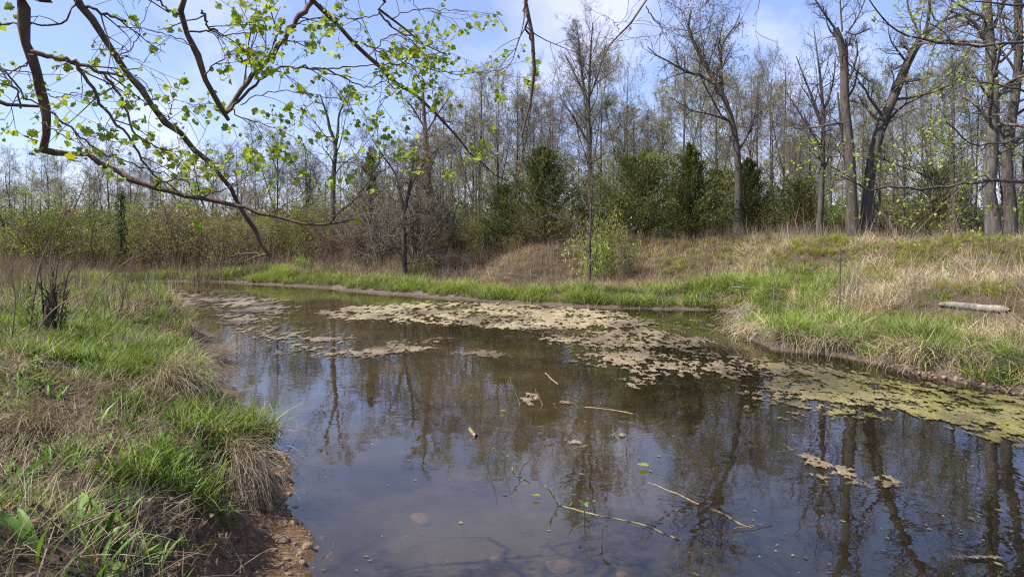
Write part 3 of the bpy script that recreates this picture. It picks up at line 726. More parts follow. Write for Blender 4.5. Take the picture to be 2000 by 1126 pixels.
traced('dark_sapling', 25.5, [([(790, 520), (789, 470), (790, 420), (797, 380), (806, 330), (808, 280)], (14, 4)), ([(792, 415), (782, 380), (772, 340), (745, 300), (720, 260)], (8, 2)), ([(798, 375), (820, 330), (850, 295), (880, 270)], (6, 2))], 'dark sapling with a tangle of drooping grey twigs by the far bank',
       [([(789, 440), (760, 425), (730, 415), (700, 420)], (4, 1.5)), ([(789, 458), (830, 460), (860, 462), (900, 455)], (4, 1.5)), ([(789, 475), (760, 470), (735, 480)], (4, 1.5)), ([(790, 430), (815, 420), (840, 430)], (4, 1.5)), ([(790, 470), (830, 490), (870, 510), (890, 520)], (4, 1.5)), ([(789, 480), (740, 490), (700, 505)], (4, 1.5))],
       limbs=(20, .12, .98, 1.0, .3, .42), seed=15, bark='bark_dark', twig_mat='twig', sub=8, twig=6, fine=2, lt=.0, wander=.3)
traced('meadow_sapling', 21.2, [([(1152, 530), (1152, 480), (1154, 420), (1156, 370), (1158, 330), (1160, 310)], (7, 1.5))], 'slender grey sapling standing in dry grass before the dark cedars', 
       [([(1152, 460), (1125, 440), (1085, 420), (1062, 422)], (4, 1)), ([(1153, 430), (1175, 390), (1195, 360)], (4, 1)), ([(1154, 420), (1135, 380), (1120, 350)], (4, 1)), ([(1152, 500), (1140, 470), (1130, 440)], (3, 1))],
       limbs=(18, .15, .95, .6, .2, .42), seed=16, sub=6, twig=5, fine=0, bark='bark', rmin=.003)
for i, (px, Y, yt, lb) in enumerate([(205, 36, 300, 'leaning bare bush tree in the green thicket left of the ivy clad stub'), (105, 38, 310, 'pale green feathery tree at the far left of the thicket'), (30, 40, 318, 'misty grey bare tree at the left edge of the picture'), (290, 38, 335, 'bare branching tree directly behind the thicket right of the ivy clad stub'), (410, 42, 268, 'pale green willow like tree behind the two low sycamore boughs')]):
    r = np.random.default_rng(50 + i); p = at(px, Y); Ht = top_h(yt, Y, p[2])
    tk = [straight_trunk(r, Ht * .95, .09, 10, .1, (r.normal(0, .15), 0)), straight_trunk(r, Ht * .85, .07, 10, .1, (r.normal(0, .25), 0))]
    ms = build_tree(r, tk, (10, .2, .98, .6, .2, .42), .08, 6, 5, 2, .22, (0, 1600, 600, 200, 4200)[i], ([(.2, .25, .1), (.24, .27, .12)] if i in (1, 4) else BUD), .07, 'bark', 'twig', 'thicket_tree', rmin=.005)
    plant_tree('thicket_tree', ms, p, lb)

# ---- far wood: reads as one grey mass
def scatter(name, meshes, pts, rot, scl, tint=None, kind='stuff', label=None, parent=None):
    col = bpy.data.collections.new(name + '_kinds')
    for i, me in enumerate(meshes):
        col.objects.link(bpy.data.objects.new('%s_kind_%02d' % (name, i), me))
    pts = np.asarray(pts, np.float32)
    me = bpy.data.meshes.new(name); me.vertices.add(len(pts)); me.vertices.foreach_set('co', pts.ravel())
    def at_(nm, typ, key, arr):
        a = me.attributes.new(nm, typ, 'POINT'); a.data.foreach_set(key, np.asarray(arr, np.float32).ravel())
    at_('rot', 'FLOAT_VECTOR', 'vector', rot); at_('scl', 'FLOAT', 'value', scl)
    if tint is None: tint = np.ones((len(pts), 3))
    at_('tint', 'FLOAT_COLOR', 'color', np.concatenate([tint, np.ones((len(pts), 1))], 1))
    for m_ in meshes:
        for q in m_.materials:
            if q and q.name not in me.materials: me.materials.append(q)
    g = bpy.data.node_groups.new(name, 'GeometryNodeTree')
    g.interface.new_socket('Geometry', in_out='INPUT', socket_type='NodeSocketGeometry'); g.interface.new_socket('Geometry', in_out='OUTPUT', socket_type='NodeSocketGeometry')
    gi = N(g, 'NodeGroupInput'); go = N(g, 'NodeGroupOutput')
    ip = N(g, 'GeometryNodeInstanceOnPoints'); ci = N(g, 'GeometryNodeCollectionInfo')
    ci.inputs['Collection'].default_value = col; ci.inputs['Separate Children'].default_value = True; ci.inputs['Reset Children'].default_value = True
    ip.inputs['Pick Instance'].default_value = True
    na = N(g, 'GeometryNodeInputNamedAttribute', data_type='FLOAT_VECTOR'); na.inputs['Name'].default_value = 'rot'
    nb = N(g, 'GeometryNodeInputNamedAttribute', data_type='FLOAT'); nb.inputs['Name'].default_value = 'scl'
    er = N(g, 'FunctionNodeEulerToRotation')
    g.links.new(gi.outputs[0], ip.inputs['Points']); g.links.new(ci.outputs[0], ip.inputs['Instance'])
    g.links.new(na.outputs[0], er.inputs[0]); g.links.new(er.outputs[0], ip.inputs['Rotation']); g.links.new(nb.outputs[0], ip.inputs['Scale'])
    g.links.new(ip.outputs[0], go.inputs[0])
    o = obj(name, me, parent, kind=kind, label=label)
    md = o.modifiers.new('scatter', 'NODES'); md.node_group = g
    return o
def joined(ms):
    """one mesh out of trunk/crown/leaves (for the far wood)"""
    vs = []; qs = []; mi = []; cs = []; n = 0; mats = []
    for k, me in enumerate([m_ for m_ in ms if m_]):
        v = np.empty(len(me.vertices) * 3, np.float32); me.vertices.foreach_get('co', v)
        l = np.empty(len(me.loops), np.int32); me.loops.foreach_get('vertex_index', l)
        vs.append(v.reshape(-1, 3)); qs.append(l.reshape(-1, 4) + n); mi.append(np.full(len(l) // 4, k)); n += len(v) // 3
        if 'col' in me.attributes:
            c = np.empty(len(me.vertices) * 4, np.float32); me.attributes['col'].data.foreach_get('color', c); cs.append(c.reshape(-1, 4)[:, :3])
        else: cs.append(np.ones((len(v) // 3, 3)))
        mats.append(me.materials[0])
    o = mesh_from('far_tree', np.concatenate(vs), np.concatenate(qs), None, None, {'col': np.concatenate(cs)})
    for q in mats: o.materials.append(q)
    o.polygons.foreach_set('material_index', np.concatenate(mi).astype(np.int32)); o.update()
    return o
far = [joined(forest_proto(90 + i, 9, .11, (14, .2, .98, .7, .2, .46), (1500, 900, 2000)[i], (BUD, RUST, OLIVE)[i], 5, 3, .09, rmin=.008, wander=.2)) for i in range(3)]
pts = []; scl = []
for i in range(140):
    Y = rng.uniform(46, 100); px = rng.uniform(-150, 2150)
    x = (px - 1000) * Y / F
    left = 1 - sstep(520, 900, px)
    ht = rng.uniform(.8, 1.1) * (9.6 * (1 - left) + left * 5.6) * (Y / 55) ** .6
    pts.append((x, Y, 1.2)); scl.append(ht / 9.4)
pts = np.array(pts); pts[:, 2] = ground_info(pts[:, 0], pts[:, 1])[0] - .2
rt = np.zeros((len(pts), 3)); rt[:, 2] = rng.uniform(0, 6.28, len(pts))
scatter('far_woods', far, pts, rt, scl, label='hazy grey woods receding behind the nearer trees')

#@SHRUBS
# ---- cedars
def cedar(seed, Ht, rad, n, shape=1.0, tone=1.0):
    r = np.random.default_rng(seed)
    tk = Acc(); P, R = straight_trunk(r, Ht, .07 * Ht / 3.5, 10, .02); tk.tubes(P, R, 7)
    NB = 260
    zz_ = r.random(NB) ** 1.05
    prof = (np.clip(1 - zz_, 0, 1) ** (shape * .82)) * rad * 1.6 * (0.42 + .80 * r.random(NB)) + .035
    az = r.uniform(0, 6.28, NB)
    base = np.stack([np.zeros(NB), np.zeros(NB), .12 * Ht + zz_ * Ht * .86], 1)
    base[:, 2] = .05 * Ht + zz_ * Ht * .93
    d = np.stack([np.cos(az), np.sin(az), .35 + .9 * zz_], 1)
    tip = base + d * prof[:, None]
    B = np.stack([base + (tip - base) * t + np.array([0, 0, .10 * t * t]) * prof[:, None] for t in np.linspace(0, 1, 5)], 1)
    tk.tubes(B, np.linspace(.016, .004, 5)[None, :] * np.ones((NB, 1)), 3)
    lv = Acc()
    sel = r.integers(0, NB, n); t = r.random(n) ** .62
    k = t * 4; i = np.clip(k.astype(int), 0, 3); f = (k - i)[:, None]
    pos = B[sel, i] * (1 - f) + B[sel, i + 1] * f
    sp = (.025 + .10 * prof[sel])[:, None] * (1.1 - .6 * t[:, None])
    pos = pos + r.normal(size=(n, 3)) * sp * np.array([1, 1, .8])
    dirs = unit(d[sel] + r.normal(size=(n, 3)) * .38 + np.array([0, 0, .35]))
    g = r.random((n, 1)); clump = r.random(NB)[sel][:, None]
    c = (np.array([.05, .066, .02]) * (1 - g) + np.array([.135, .145, .042]) * g) * (.55 + .9 * clump) * tone
    brown = r.random(n) < .06; c[brown] = np.array([.12, .085, .04])
    lv.leaves(pos, dirs, rdir(r, n), r.uniform(.05, .15, n), .2, c)
    return tk.mesh('cedar_trunk', M['bark_brown'], True, False), lv.mesh('cedar_foliage', M['needle'])
ced = [(1062, 25.5, 300, 3.9, 1.45, 31, 'leftmost dark cedar at the meadow edge behind the slender sapling', 13000, 1.25), (1245, 25.5, 325, 3.4, 1.55, 32, 'broad rounded dark cedar between the leftmost cedar and the pointed one', 14000, .95),
       (1348, 24.5, 292, 3.7, 1.1, 33, 'tall pointed dark cedar just left of the leaning oak trunk', 13000, 1.5), (1462, 26, 320, 3.4, .95, 34, 'dark cedar half hidden behind the leaning oak trunk', 10000, 1.3),
       (1402, 28, 345, 3.2, 1.1, 35, 'low cedar filling the gap behind the pointed cedar', 9000, 1.0), (985, 27.5, 375, 2.4, 1.1, 36, 'small low cedar left of the leftmost big cedar', 7000, .9),
       (725, 31, 300, 4.4, .9, 37, 'thin shadowy cedar among the bare twigs left of the dark sapling', 6000, 1.1), (1160, 28, 355, 2.9, 1.2, 38, 'cedar behind the tall poplar trunk between two bigger cedars', 8000, 1.1),
       (1560, 29, 375, 2.7, 1.3, 40, 'low yellowish cedar behind the wide twiggy tree', 6000, .7), (1830, 27, 350, 3.1, 1.4, 43, 'low green cedar in the wood left of the thick pale tree', 6000, .6)]
for px, Y, yt, Ht, rad, sd, lb, n, shp in ced:
    p = at(px, Y); Ht = top_h(yt, Y, p[2])
    t_, l_ = cedar(sd, Ht * 1.06, rad, int(n * 2.6), shp, {1560: 1.3, 1830: 1.25, 1245: 1.35, 1062: 1.15, 1402: 1.3, 1348: 1.0}.get(px, 1.0))
    t = obj('red_cedar', None, None, p, lb, 'cedar', 'cedars along the wood edge')
    obj('trunk', t_, t); obj('crown', l_, t)

# ---- shrubs
def shrub(seed, Ht, rad, stems, leaf, lc, lsize=.05, twig_mat='twig_brown', arch=.0, twig=5, sub=5, rmin=.003, fine=0, fill_=.08):
    r = np.random.default_rng(seed)
    az = r.uniform(0, 6.28, stems); P = []; R = []
    for a in az:
        k = r.uniform(.25, 1.0); n = 8; t = np.linspace(0, 1, n)
        hgt = Ht * r.uniform(.6, 1.0) * (1 - .45 * k * k)
        q = np.stack([np.cos(a) * rad * k * t ** 1.3, np.sin(a) * rad * k * t ** 1.3, -.1 + hgt * (t * (1 + arch) - arch * t * t)], 1)
        q[1:] += np.cumsum(r.normal(0, .03 * Ht / 2, (n - 1, 3)), 0); P.append(q); R.append(np.linspace(.014, .004, n) * Ht / 2)
    P = np.array(P); R = np.maximum(np.array(R), rmin)
    tr = Acc(); tr.tubes(P, R, 5)
    C, RC = children(r, P, R, sub, .2, 1.0, .8, .3, .4, 5, .25, .02, .6, .3, .4, .2); RC = np.maximum(RC, rmin); 
    C2, RC2 = children(r, C, RC, twig, .1, 1.0, .8, .3, .5, 3, .25, .02, .7, .5, .3, .1)
    cr = Acc(); cr.tubes(C, RC, 3); cr.tubes(C2, np.maximum(RC2, rmin * .8), 3)
    lvm = None
    if leaf:
        lv = Acc(); sel = r.integers(0, len(C2), leaf); pos = C2[sel, r.integers(0, 3, leaf)] + r.normal(size=(leaf, 3)) * fill_
        lc = np.asarray(lc)[r.integers(0, len(lc), leaf)] * (.25 + 1.5 * fbm(pos[:, 0] * 1.8 + seed, pos[:, 2] * 1.8, seed, 2))[:, None]
        lv.leaves(pos, rdir(r, leaf) + np.array([0, 0, .15]), rdir(r, leaf), lsize * r.uniform(.6, 1.4, leaf), .6, lc); lvm = lv.mesh('shrub_leaves', M['leaf'])
    return tr.mesh('shrub_stems', M[twig_mat], False, False), cr.mesh('shrub_crown', M[twig_mat], False, False), lvm
def put_shrub(ms, p, label, group=None, rz=0, s=(1, 1, 1), name='shrub', cat='shrub'):
    t = obj(name, None, None, p, label, cat, group); t.rotation_euler = (0, 0, rz); t.scale = s
    obj('stem', ms[0], t); c = obj('crown', ms[1], t)
    if ms[2]: obj('foliage', ms[2], c)
    return t
SP = [shrub(201, 3.0, 1.7, 26, 5200, [(.17, .21, .055), (.21, .25, .07), (.14, .17, .045), (.19, .18, .08)], .055), shrub(202, 3.0, 1.8, 26, 6000, [(.15, .2, .04), (.20, .24, .06), (.17, .17, .06)], .058),
      shrub(203, 3.0, 1.7, 30, 3500, [(.16, .13, .06), (.15, .15, .05), (.19, .17, .07)], .065), shrub(204, 3.0, 1.8, 36, 1300, [(.2, .16, .09), (.17, .15, .06)], .05, twig=6, sub=7)]
thick = [(18, 33, 425, 1, 'bright green shrub at the very left end of the thicket'), (78, 32, 395, 1, 'leafy green shrub beside the seed headed weed stalk'), (130, 34, 400, 0, 'olive shrub behind the white blossoms in the left thicket'),
         (182, 32, 405, 0, 'olive green shrub left of the ivy clad stub in the thicket'), (238, 34, 372, 1, 'tall shrub at the foot of the ivy clad stub'), (292, 33, 380, 0, 'rounded olive shrub right of the ivy clad stub'), (345, 32, 385, 2, 'brownish olive shrub behind the far end of the pond'),
         (396, 33, 380, 0, 'yellowish olive shrub under the long horizontal sycamore bough'), (440, 31, 405, 2, 'brown twiggy shrub behind the hooked tip of the drooping bough'), (492, 33, 395, 1, 'dark green shrub right of the drooping bough tip'), (545, 34, 385, 2, 'greyish brown shrub left of the bright lime bush'),
         (598, 33, 400, 1, 'green shrub directly behind the bright lime bush'), (655, 32, 395, 3, 'bare brown shrub at the foot of the twisted tree'), (715, 29, 405, 3, 'bare brown brush left of the dark sapling'), (760, 29, 420, 3, 'low brown brush just behind the dark sapling'), (850, 28, 405, 3, 'bare brown brush at the foot of the vine covered tree'),
         (900, 28.5, 425, 2, 'olive brown brush right of the vine covered tree'), (940, 27.5, 415, 1, 'green shrub with pale blossom left of the small low cedar'), (1005, 25.8, 455, 2, 'low olive brush in front of the leftmost cedar')]
for i, (px, Y, yt, k, lb) in enumerate(thick):
    p = at(px, Y); s = top_h(yt + (18, -22, 6, -8, 24)[i % 5], Y, p[2]) / 2.75
    put_shrub(SP[k], p, lb, 'shrubs in the thicket across the pond', rng.uniform(0, 6.28), (s * rng.uniform(.75, 1.05), s * rng.uniform(.75, 1.05), s), 'thicket_shrub')
lime = shrub(211, 1.5, 1.25, 26, 4200, [(.30, .34, .08), (.36, .39, .11), (.26, .30, .07)], .06, 'twig', rmin=.002)
p = at(1172, 22.2); put_shrub(lime, p, 'yellow green budding bush behind the slender grey sapling', None, .4, (1.0, 1.0, top_h(405, 22.2, p[2]) / 1.4), 'budding_bush', 'bush')
small = shrub(212, 1.2, .5, 12, 250, LIME, .05, 'twig', rmin=.002)
p = at(1226, 22.6); put_shrub(small, p, 'small bare grey bush right of the yellow green budding bush', None, 0, (1, 1, top_h(415, 22.6, p[2]) / 1.1), 'bare_bush', 'bush')
lb_ = shrub(213, .5, .42, 14, 900, [(.16, .32, .03), (.2, .38, .04)], .07, 'twig', rmin=.002)
p = at(590, 29.5); put_shrub(lb_, p, 'bright lime green little bush on the far bank', None, 0, (1, 1, 1.1), 'lime_bush', 'bush')
mult = [shrub(205 + k, 5.0, 2.0, 15, (500, 900)[k], [(.2, .17, .09), (.17, .17, .06)], .05, 'twig', twig=6, sub=8, rmin=.0045, fine=1) for k in range(2)]
for px, Y, yt, k, lb in [(745, 28, 225, 0, 'tall many stemmed bare thicket left of the dark sapling'), (868, 28.5, 250, 1, 'tall many stemmed bare thicket right of the vine covered tree'), (690, 30, 300, 1, 'grey many stemmed thicket right of the twisted tree'), (930, 30, 300, 0, 'grey many stemmed thicket behind the pale blossom shrub'), (812, 26.8, 300, 1, 'tangled grey thicket around the foot of the dark sapling'), (340, 36, 310, 0, 'many stemmed grey thicket tree behind the rounded olive shrub'), (120, 36, 330, 1, 'many stemmed grey thicket tree behind the leafy green shrub'), (500, 36, 320, 0, 'many stemmed grey thicket tree behind the dark green shrub')]:
    p = at(px, Y); q_ = top_h(yt, Y, p[2]) / 4.6
    put_shrub(mult[k], p, lb, 'many stemmed bare thickets across the pond', rng.uniform(0, 6.28), (min(q_, 1.0) * .9, min(q_, 1.0) * .9, q_), 'bare_thicket', 'bush')
# understorey of the wood at right and behind the cedars
und = [joined(shrub(220 + i, 3.0, 1.6, 16, 2600, ([(.15, .24, .05), (.19, .28, .07)], [(.15, .19, .05), (.19, .21, .07)], [(.17, .15, .08), (.14, .14, .05)])[i], .12, 'twig', twig=4, sub=4, rmin=.006)) for i in range(3)]
n = 230; pp = np.zeros((n, 3)); pp[:, 1] = rng.uniform(29, 50, n); pxs = rng.uniform(930, 2150, n); pp[:, 0] = (pxs - 1000) * pp[:, 1] / F
pp[:, 2] = ground_info(pp[:, 0], pp[:, 1])[0] - .1
rt = np.zeros((n, 3)); rt[:, 2] = rng.uniform(0, 6.28, n)
scatter('undergrowth', und, pp, rt, rng.uniform(.6, 1.15, n) * (pp[:, 1] / 40) ** .5, label='green understorey bushes deep inside the wood')
n = 160; pp = np.zeros((n, 3)); pp[:, 1] = rng.uniform(36, 60, n); pxs = rng.uniform(-200, 900, n); pp[:, 0] = (pxs - 1000) * pp[:, 1] / F
pp[:, 2] = ground_info(pp[:, 0], pp[:, 1])[0] - .1; rt = np.zeros((n, 3)); rt[:, 2] = rng.uniform(0, 6.28, n)
scatter('thicket_undergrowth', [und[1], und[2]], pp, rt, rng.uniform(.9, 1.4, n), label='brownish scrub behind the thicket across the pond')
# ivy clad stub
r = np.random.default_rng(5); p = at(236, 32)
ivy = obj('ivy_stub', None, None, p, 'dead stub thickly clad in green ivy above the left thicket', 'tree')
Ht = top_h(378, 32, p[2]); a = Acc(); P, R = straight_trunk(r, Ht, .09, 8, .02); R[:] = np.maximum(R, .05); a.tubes(P, R, 7); obj('trunk', a.mesh('stub', M['bark_dark'], True, False), ivy)
a = Acc(); m_ = 1100; z = r.uniform(.2, Ht + .15, m_); an = r.uniform(0, 6.28, m_); q = np.stack([np.cos(an), np.sin(an), 0 * an], 1)
a.leaves(np.stack([0 * z, 0 * z, z], 1) + q * ((.07 + .16 * vnoise(z * 3, an, 4)) * (1.25 - .6 * z / Ht))[:, None] * (.5 + r.random((m_, 1))), q + rdir(r, m_), rdir(r, m_), r.uniform(.06, .12, m_), .8, np.array([.06, .095, .025]) * r.uniform(.5, 1.5, (m_, 1))); obj('foliage', a.mesh('ivy', M['leaf']), ivy)
#@END

#@GRASS
# ------------------------------------------------------------------ grass, weeds, litter (nobody could count these)
def tuft(seed, n, h, spread, lean, width, c0, c1, seg=3, droop=.5, mat='blade', flat=0.0, toward=None):
    r = np.random.default_rng(seed)
    az = r.uniform(0, 6.28, n) if toward is None else r.normal(toward, .5, n); b = np.stack([r.normal(0, spread, n), r.normal(0, spread, n), np.full(n, -.02)], 1)
    L = h * r.uniform(.5, 1.15, n); ln = np.abs(r.normal(lean, lean * .5, n))
    out_d = np.stack([np.cos(az), np.sin(az)], 1)
    t = np.linspace(0, 1, seg + 1)
    ctr = np.zeros((n, seg + 1, 3))
    ang = ln[:, None] + droop * t[None, :] ** 1.5 * r.uniform(.4, 1.6, (n, 1))
    ang = ang + flat
    st = L[:, None] / seg
    hz_ = np.concatenate([np.zeros((n, 1)), np.cumsum(np.sin(ang[:, 1:]) * st, 1)], 1); vt = np.concatenate([np.zeros((n, 1)), np.cumsum(np.cos(ang[:, 1:]) * st, 1)], 1)
    ctr[:, :, 0] = b[:, :1] + out_d[:, :1] * hz_; ctr[:, :, 1] = b[:, 1:2] + out_d[:, 1:] * hz_; ctr[:, :, 2] = b[:, 2:] + vt
    tw = az + r.uniform(-1.2, 1.2, n); side = np.stack([-np.sin(tw), np.cos(tw), 0 * tw], 1)
    wd = width * r.uniform(.6, 1.3, n)[:, None] * np.array([.8, 1.0, .75, .12] if seg == 3 else np.linspace(1, .15, seg + 1))[None, :]
    l = ctr - side[:, None, :] * wd[..., None] * .5; rr_ = ctr + side[:, None, :] * wd[..., None] * .5
    v = np.stack([l, rr_], 2).reshape(-1, 3)
    idx = np.arange(n * (seg + 1) * 2).reshape(n, seg + 1, 2)
    q = np.stack([idx[:, :-1, 0], idx[:, :-1, 1], idx[:, 1:, 1], idx[:, 1:, 0]], -1).reshape(-1, 4)
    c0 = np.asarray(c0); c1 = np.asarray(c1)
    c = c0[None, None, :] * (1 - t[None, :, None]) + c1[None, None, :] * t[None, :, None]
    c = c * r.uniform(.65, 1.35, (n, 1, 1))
    return v, q, np.repeat(c.reshape(-1, 3), 2, 0)
def tuft_mesh(parts, mat):
    a = Acc()
    for v, q, c in parts: a.add(v, q, None, c)
    return a.mesh('tuft', M[mat])
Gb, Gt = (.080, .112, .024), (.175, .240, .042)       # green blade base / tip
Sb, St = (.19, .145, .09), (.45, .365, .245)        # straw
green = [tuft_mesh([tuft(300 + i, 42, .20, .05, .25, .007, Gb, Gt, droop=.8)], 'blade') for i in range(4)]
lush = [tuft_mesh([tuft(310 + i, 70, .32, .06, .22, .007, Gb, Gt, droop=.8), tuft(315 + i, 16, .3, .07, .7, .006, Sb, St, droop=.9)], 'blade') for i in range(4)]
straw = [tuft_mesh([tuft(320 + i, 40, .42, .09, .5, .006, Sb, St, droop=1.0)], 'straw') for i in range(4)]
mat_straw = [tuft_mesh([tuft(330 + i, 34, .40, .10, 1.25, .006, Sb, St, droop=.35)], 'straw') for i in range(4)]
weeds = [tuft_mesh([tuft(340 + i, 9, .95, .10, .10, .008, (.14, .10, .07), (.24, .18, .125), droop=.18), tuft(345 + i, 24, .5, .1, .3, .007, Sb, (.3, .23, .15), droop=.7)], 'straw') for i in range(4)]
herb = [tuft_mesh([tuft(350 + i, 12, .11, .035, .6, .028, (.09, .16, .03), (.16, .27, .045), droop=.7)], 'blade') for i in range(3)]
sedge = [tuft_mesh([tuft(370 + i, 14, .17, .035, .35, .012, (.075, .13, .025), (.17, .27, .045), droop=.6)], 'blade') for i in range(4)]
fleaf = [tuft_mesh([tuft(360 + i, 14, .065, .12, 1.35, .035, (.15, .095, .055), (.24, .17, .115), droop=.3)], 'straw') for i in range(3)]
rng = np.random.default_rng(99)
def region(n, x0, x1, y0, y1):
    return rng.uniform(x0, x1, n), rng.uniform(y0, y1, n)
_ty = np.concatenate([np.arange(1.2, 16, .02), np.arange(16, 60, .1)])
def hit(px, py):
    """where the view ray through a photo pixel meets the ground"""
    P = np.stack([(px - 1000.0) * _ty / F, _ty, H - (py - HZ) * _ty / F], 1)
    h = ground_info(P[:, 0], P[:, 1])[0]
    k = np.argmax(P[:, 2] <= np.maximum(h, 0.0))
    return np.array([P[k, 0], P[k, 1], max(h[k], 0)])

LOG0 = hit(1838, 600); LOG1 = hit(1965, 613)
def place(name, meshes, x, y, keep, s0, s1, tint, label, tilt=.15, sink=.0, mound=0):
    h, d, ss, pf = ground_info(x, y)
    k = keep(x, y, h, d, ss, pf)
    k &= ~((x > LOG0[0] - .12) & (x < LOG1[0] + .15) & (np.abs(y + .14 - (LOG0[1] + (LOG1[1] - LOG0[1]) * (x - LOG0[0]) / (LOG1[0] - LOG0[0]))) < .30))
    x, y, h = x[k], y[k], h[k]
    rot = np.stack([rng.normal(0, tilt, len(x)), rng.normal(0, tilt, len(x)), rng.uniform(0, 6.28, len(x))], 1)
    tn = tint(x, y, len(x)); sc_ = rng.uniform(s0, s1, len(x))
    if mound:
        m_ = sstep(.3, .7, fbm(x * mound, y * mound, 77, 2)); sc_ = sc_ * (.58 + .75 * m_); tn = tn * (.74 + .42 * m_)[:, None]
    return scatter(name, meshes, np.stack([x, y, h - sink], 1), rot, sc_, tn, label=label)
def pxc(x, y): return 1000 + x * F / np.maximum(y, .3)
def in_view(x, y, m=220): return (np.abs(pxc(x, y) - 1000) < 1000 + m) & (y > .9)
def dens(p): return lambda n: rng.random(n) < p
def tnt(lo, hi, warm=0.0):
    def f(x, y, n):
        k = rng.uniform(lo, hi, (n, 1)) * (0.75 + .5 * fbm(x * .8, y * .8, 7, 2))[:, None]
        w = rng.uniform(-1, 1, (n, 1)) * .12
        return k * np.concatenate([1 + w + warm, np.ones_like(w), 1 - w], 1)
    return f
patch = lambda x, y, s, f=1.4: fbm(x * f, y * f, s, 3)
spots = [(150, 650, .7, 1), (60, 620, .8, .7), (330, 640, .8, 1), (380, 622, .7, 1), (290, 700, .6, .7), (120, 700, .35, 1), (455, 870, .35, 1.3), (480, 840, .3, 1), (400, 985, .28, .9), (240, 930, .25, .7), (340, 905, .35, .9), (410, 800, .25, .8), (230, 580, 1, .8), (420, 930, .3, .8), (60, 1080, .35, -.6),
         (150, 860, .5, -1.2), (60, 850, .4, -1.2), (340, 775, .35, -1.2), (250, 615, .5, -.7), (110, 960, .35, -1.0), (560, 1040, .4, -1.2), (200, 1000, .3, -.8), (440, 730, .35, -.9), (250, 860, .3, -.9), (330, 1010, .2, -.3), (0, 940, .3, -.8), (40, 730, .4, -.7), (500, 1000, .3, -1)]
SPOT = [(*hit(a, b)[:2], c, d) for a, b, c, d in spots]
def greenness(x, y):
    g = (fbm(x * 1.9, y * 1.9, 401, 3) - .5) * 2.4 + (fbm(x * 6, y * 6, 402, 2) - .5) * .8 + .05
    for a, b, c, d in SPOT: g = g + d * .8 * np.exp(-((x - a) ** 2 + (y - b) ** 2) / c ** 2)
    return g
# left bank, near
x, y = region(17000, -8, -.2, 1.0, 9)
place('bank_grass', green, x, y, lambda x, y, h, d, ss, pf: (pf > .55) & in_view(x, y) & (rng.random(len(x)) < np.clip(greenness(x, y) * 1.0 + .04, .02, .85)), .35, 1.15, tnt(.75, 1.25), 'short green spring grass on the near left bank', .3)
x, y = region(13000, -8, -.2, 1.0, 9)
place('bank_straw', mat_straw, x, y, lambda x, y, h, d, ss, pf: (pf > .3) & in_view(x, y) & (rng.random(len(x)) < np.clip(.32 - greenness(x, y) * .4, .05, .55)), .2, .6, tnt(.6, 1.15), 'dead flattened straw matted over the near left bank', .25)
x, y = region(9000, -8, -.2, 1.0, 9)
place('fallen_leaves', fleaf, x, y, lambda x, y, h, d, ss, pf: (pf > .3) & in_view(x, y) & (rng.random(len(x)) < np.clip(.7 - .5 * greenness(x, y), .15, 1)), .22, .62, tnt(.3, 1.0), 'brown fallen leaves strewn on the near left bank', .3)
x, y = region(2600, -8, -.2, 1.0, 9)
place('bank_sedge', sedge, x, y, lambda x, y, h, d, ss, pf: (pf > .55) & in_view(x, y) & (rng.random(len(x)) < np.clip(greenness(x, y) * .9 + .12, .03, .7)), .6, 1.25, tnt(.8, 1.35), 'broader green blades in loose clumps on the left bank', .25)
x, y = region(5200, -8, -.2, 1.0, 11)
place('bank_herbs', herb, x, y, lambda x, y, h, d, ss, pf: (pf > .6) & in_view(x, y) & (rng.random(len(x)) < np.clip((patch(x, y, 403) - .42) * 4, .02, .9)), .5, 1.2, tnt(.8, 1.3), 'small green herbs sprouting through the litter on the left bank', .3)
# left bank, further
x, y = region(7000, -22, -3, 8.5, 27)
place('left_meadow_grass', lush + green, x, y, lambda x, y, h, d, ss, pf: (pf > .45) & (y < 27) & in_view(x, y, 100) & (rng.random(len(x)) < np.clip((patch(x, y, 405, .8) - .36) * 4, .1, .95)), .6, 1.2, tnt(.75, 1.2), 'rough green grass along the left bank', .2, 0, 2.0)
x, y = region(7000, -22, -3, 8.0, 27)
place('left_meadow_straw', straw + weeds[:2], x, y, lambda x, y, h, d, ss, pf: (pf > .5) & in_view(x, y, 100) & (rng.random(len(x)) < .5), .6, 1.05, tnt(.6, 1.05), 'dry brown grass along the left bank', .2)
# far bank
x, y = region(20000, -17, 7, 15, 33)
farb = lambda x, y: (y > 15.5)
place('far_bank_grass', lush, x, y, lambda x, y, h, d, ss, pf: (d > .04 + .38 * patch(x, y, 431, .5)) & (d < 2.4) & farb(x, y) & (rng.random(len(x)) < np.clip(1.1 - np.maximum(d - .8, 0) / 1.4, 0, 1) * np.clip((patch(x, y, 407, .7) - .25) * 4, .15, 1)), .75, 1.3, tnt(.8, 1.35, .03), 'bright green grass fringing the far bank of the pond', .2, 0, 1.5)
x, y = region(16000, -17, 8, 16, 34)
place('far_bank_weeds', weeds + straw + straw, x, y, lambda x, y, h, d, ss, pf: (d > 1.0) & (pf > .6) & farb(x, y) & (pxc(x, y) < 1420) & (rng.random(len(x)) < np.clip((d - .9) / 1.5, 0, .75) * (1 - .55 * sstep(1150, 1300, pxc(x, y)))), .45, 1.0, tnt(.65, 1.2, .03), 'dry brown weeds standing behind the far bank', .15)
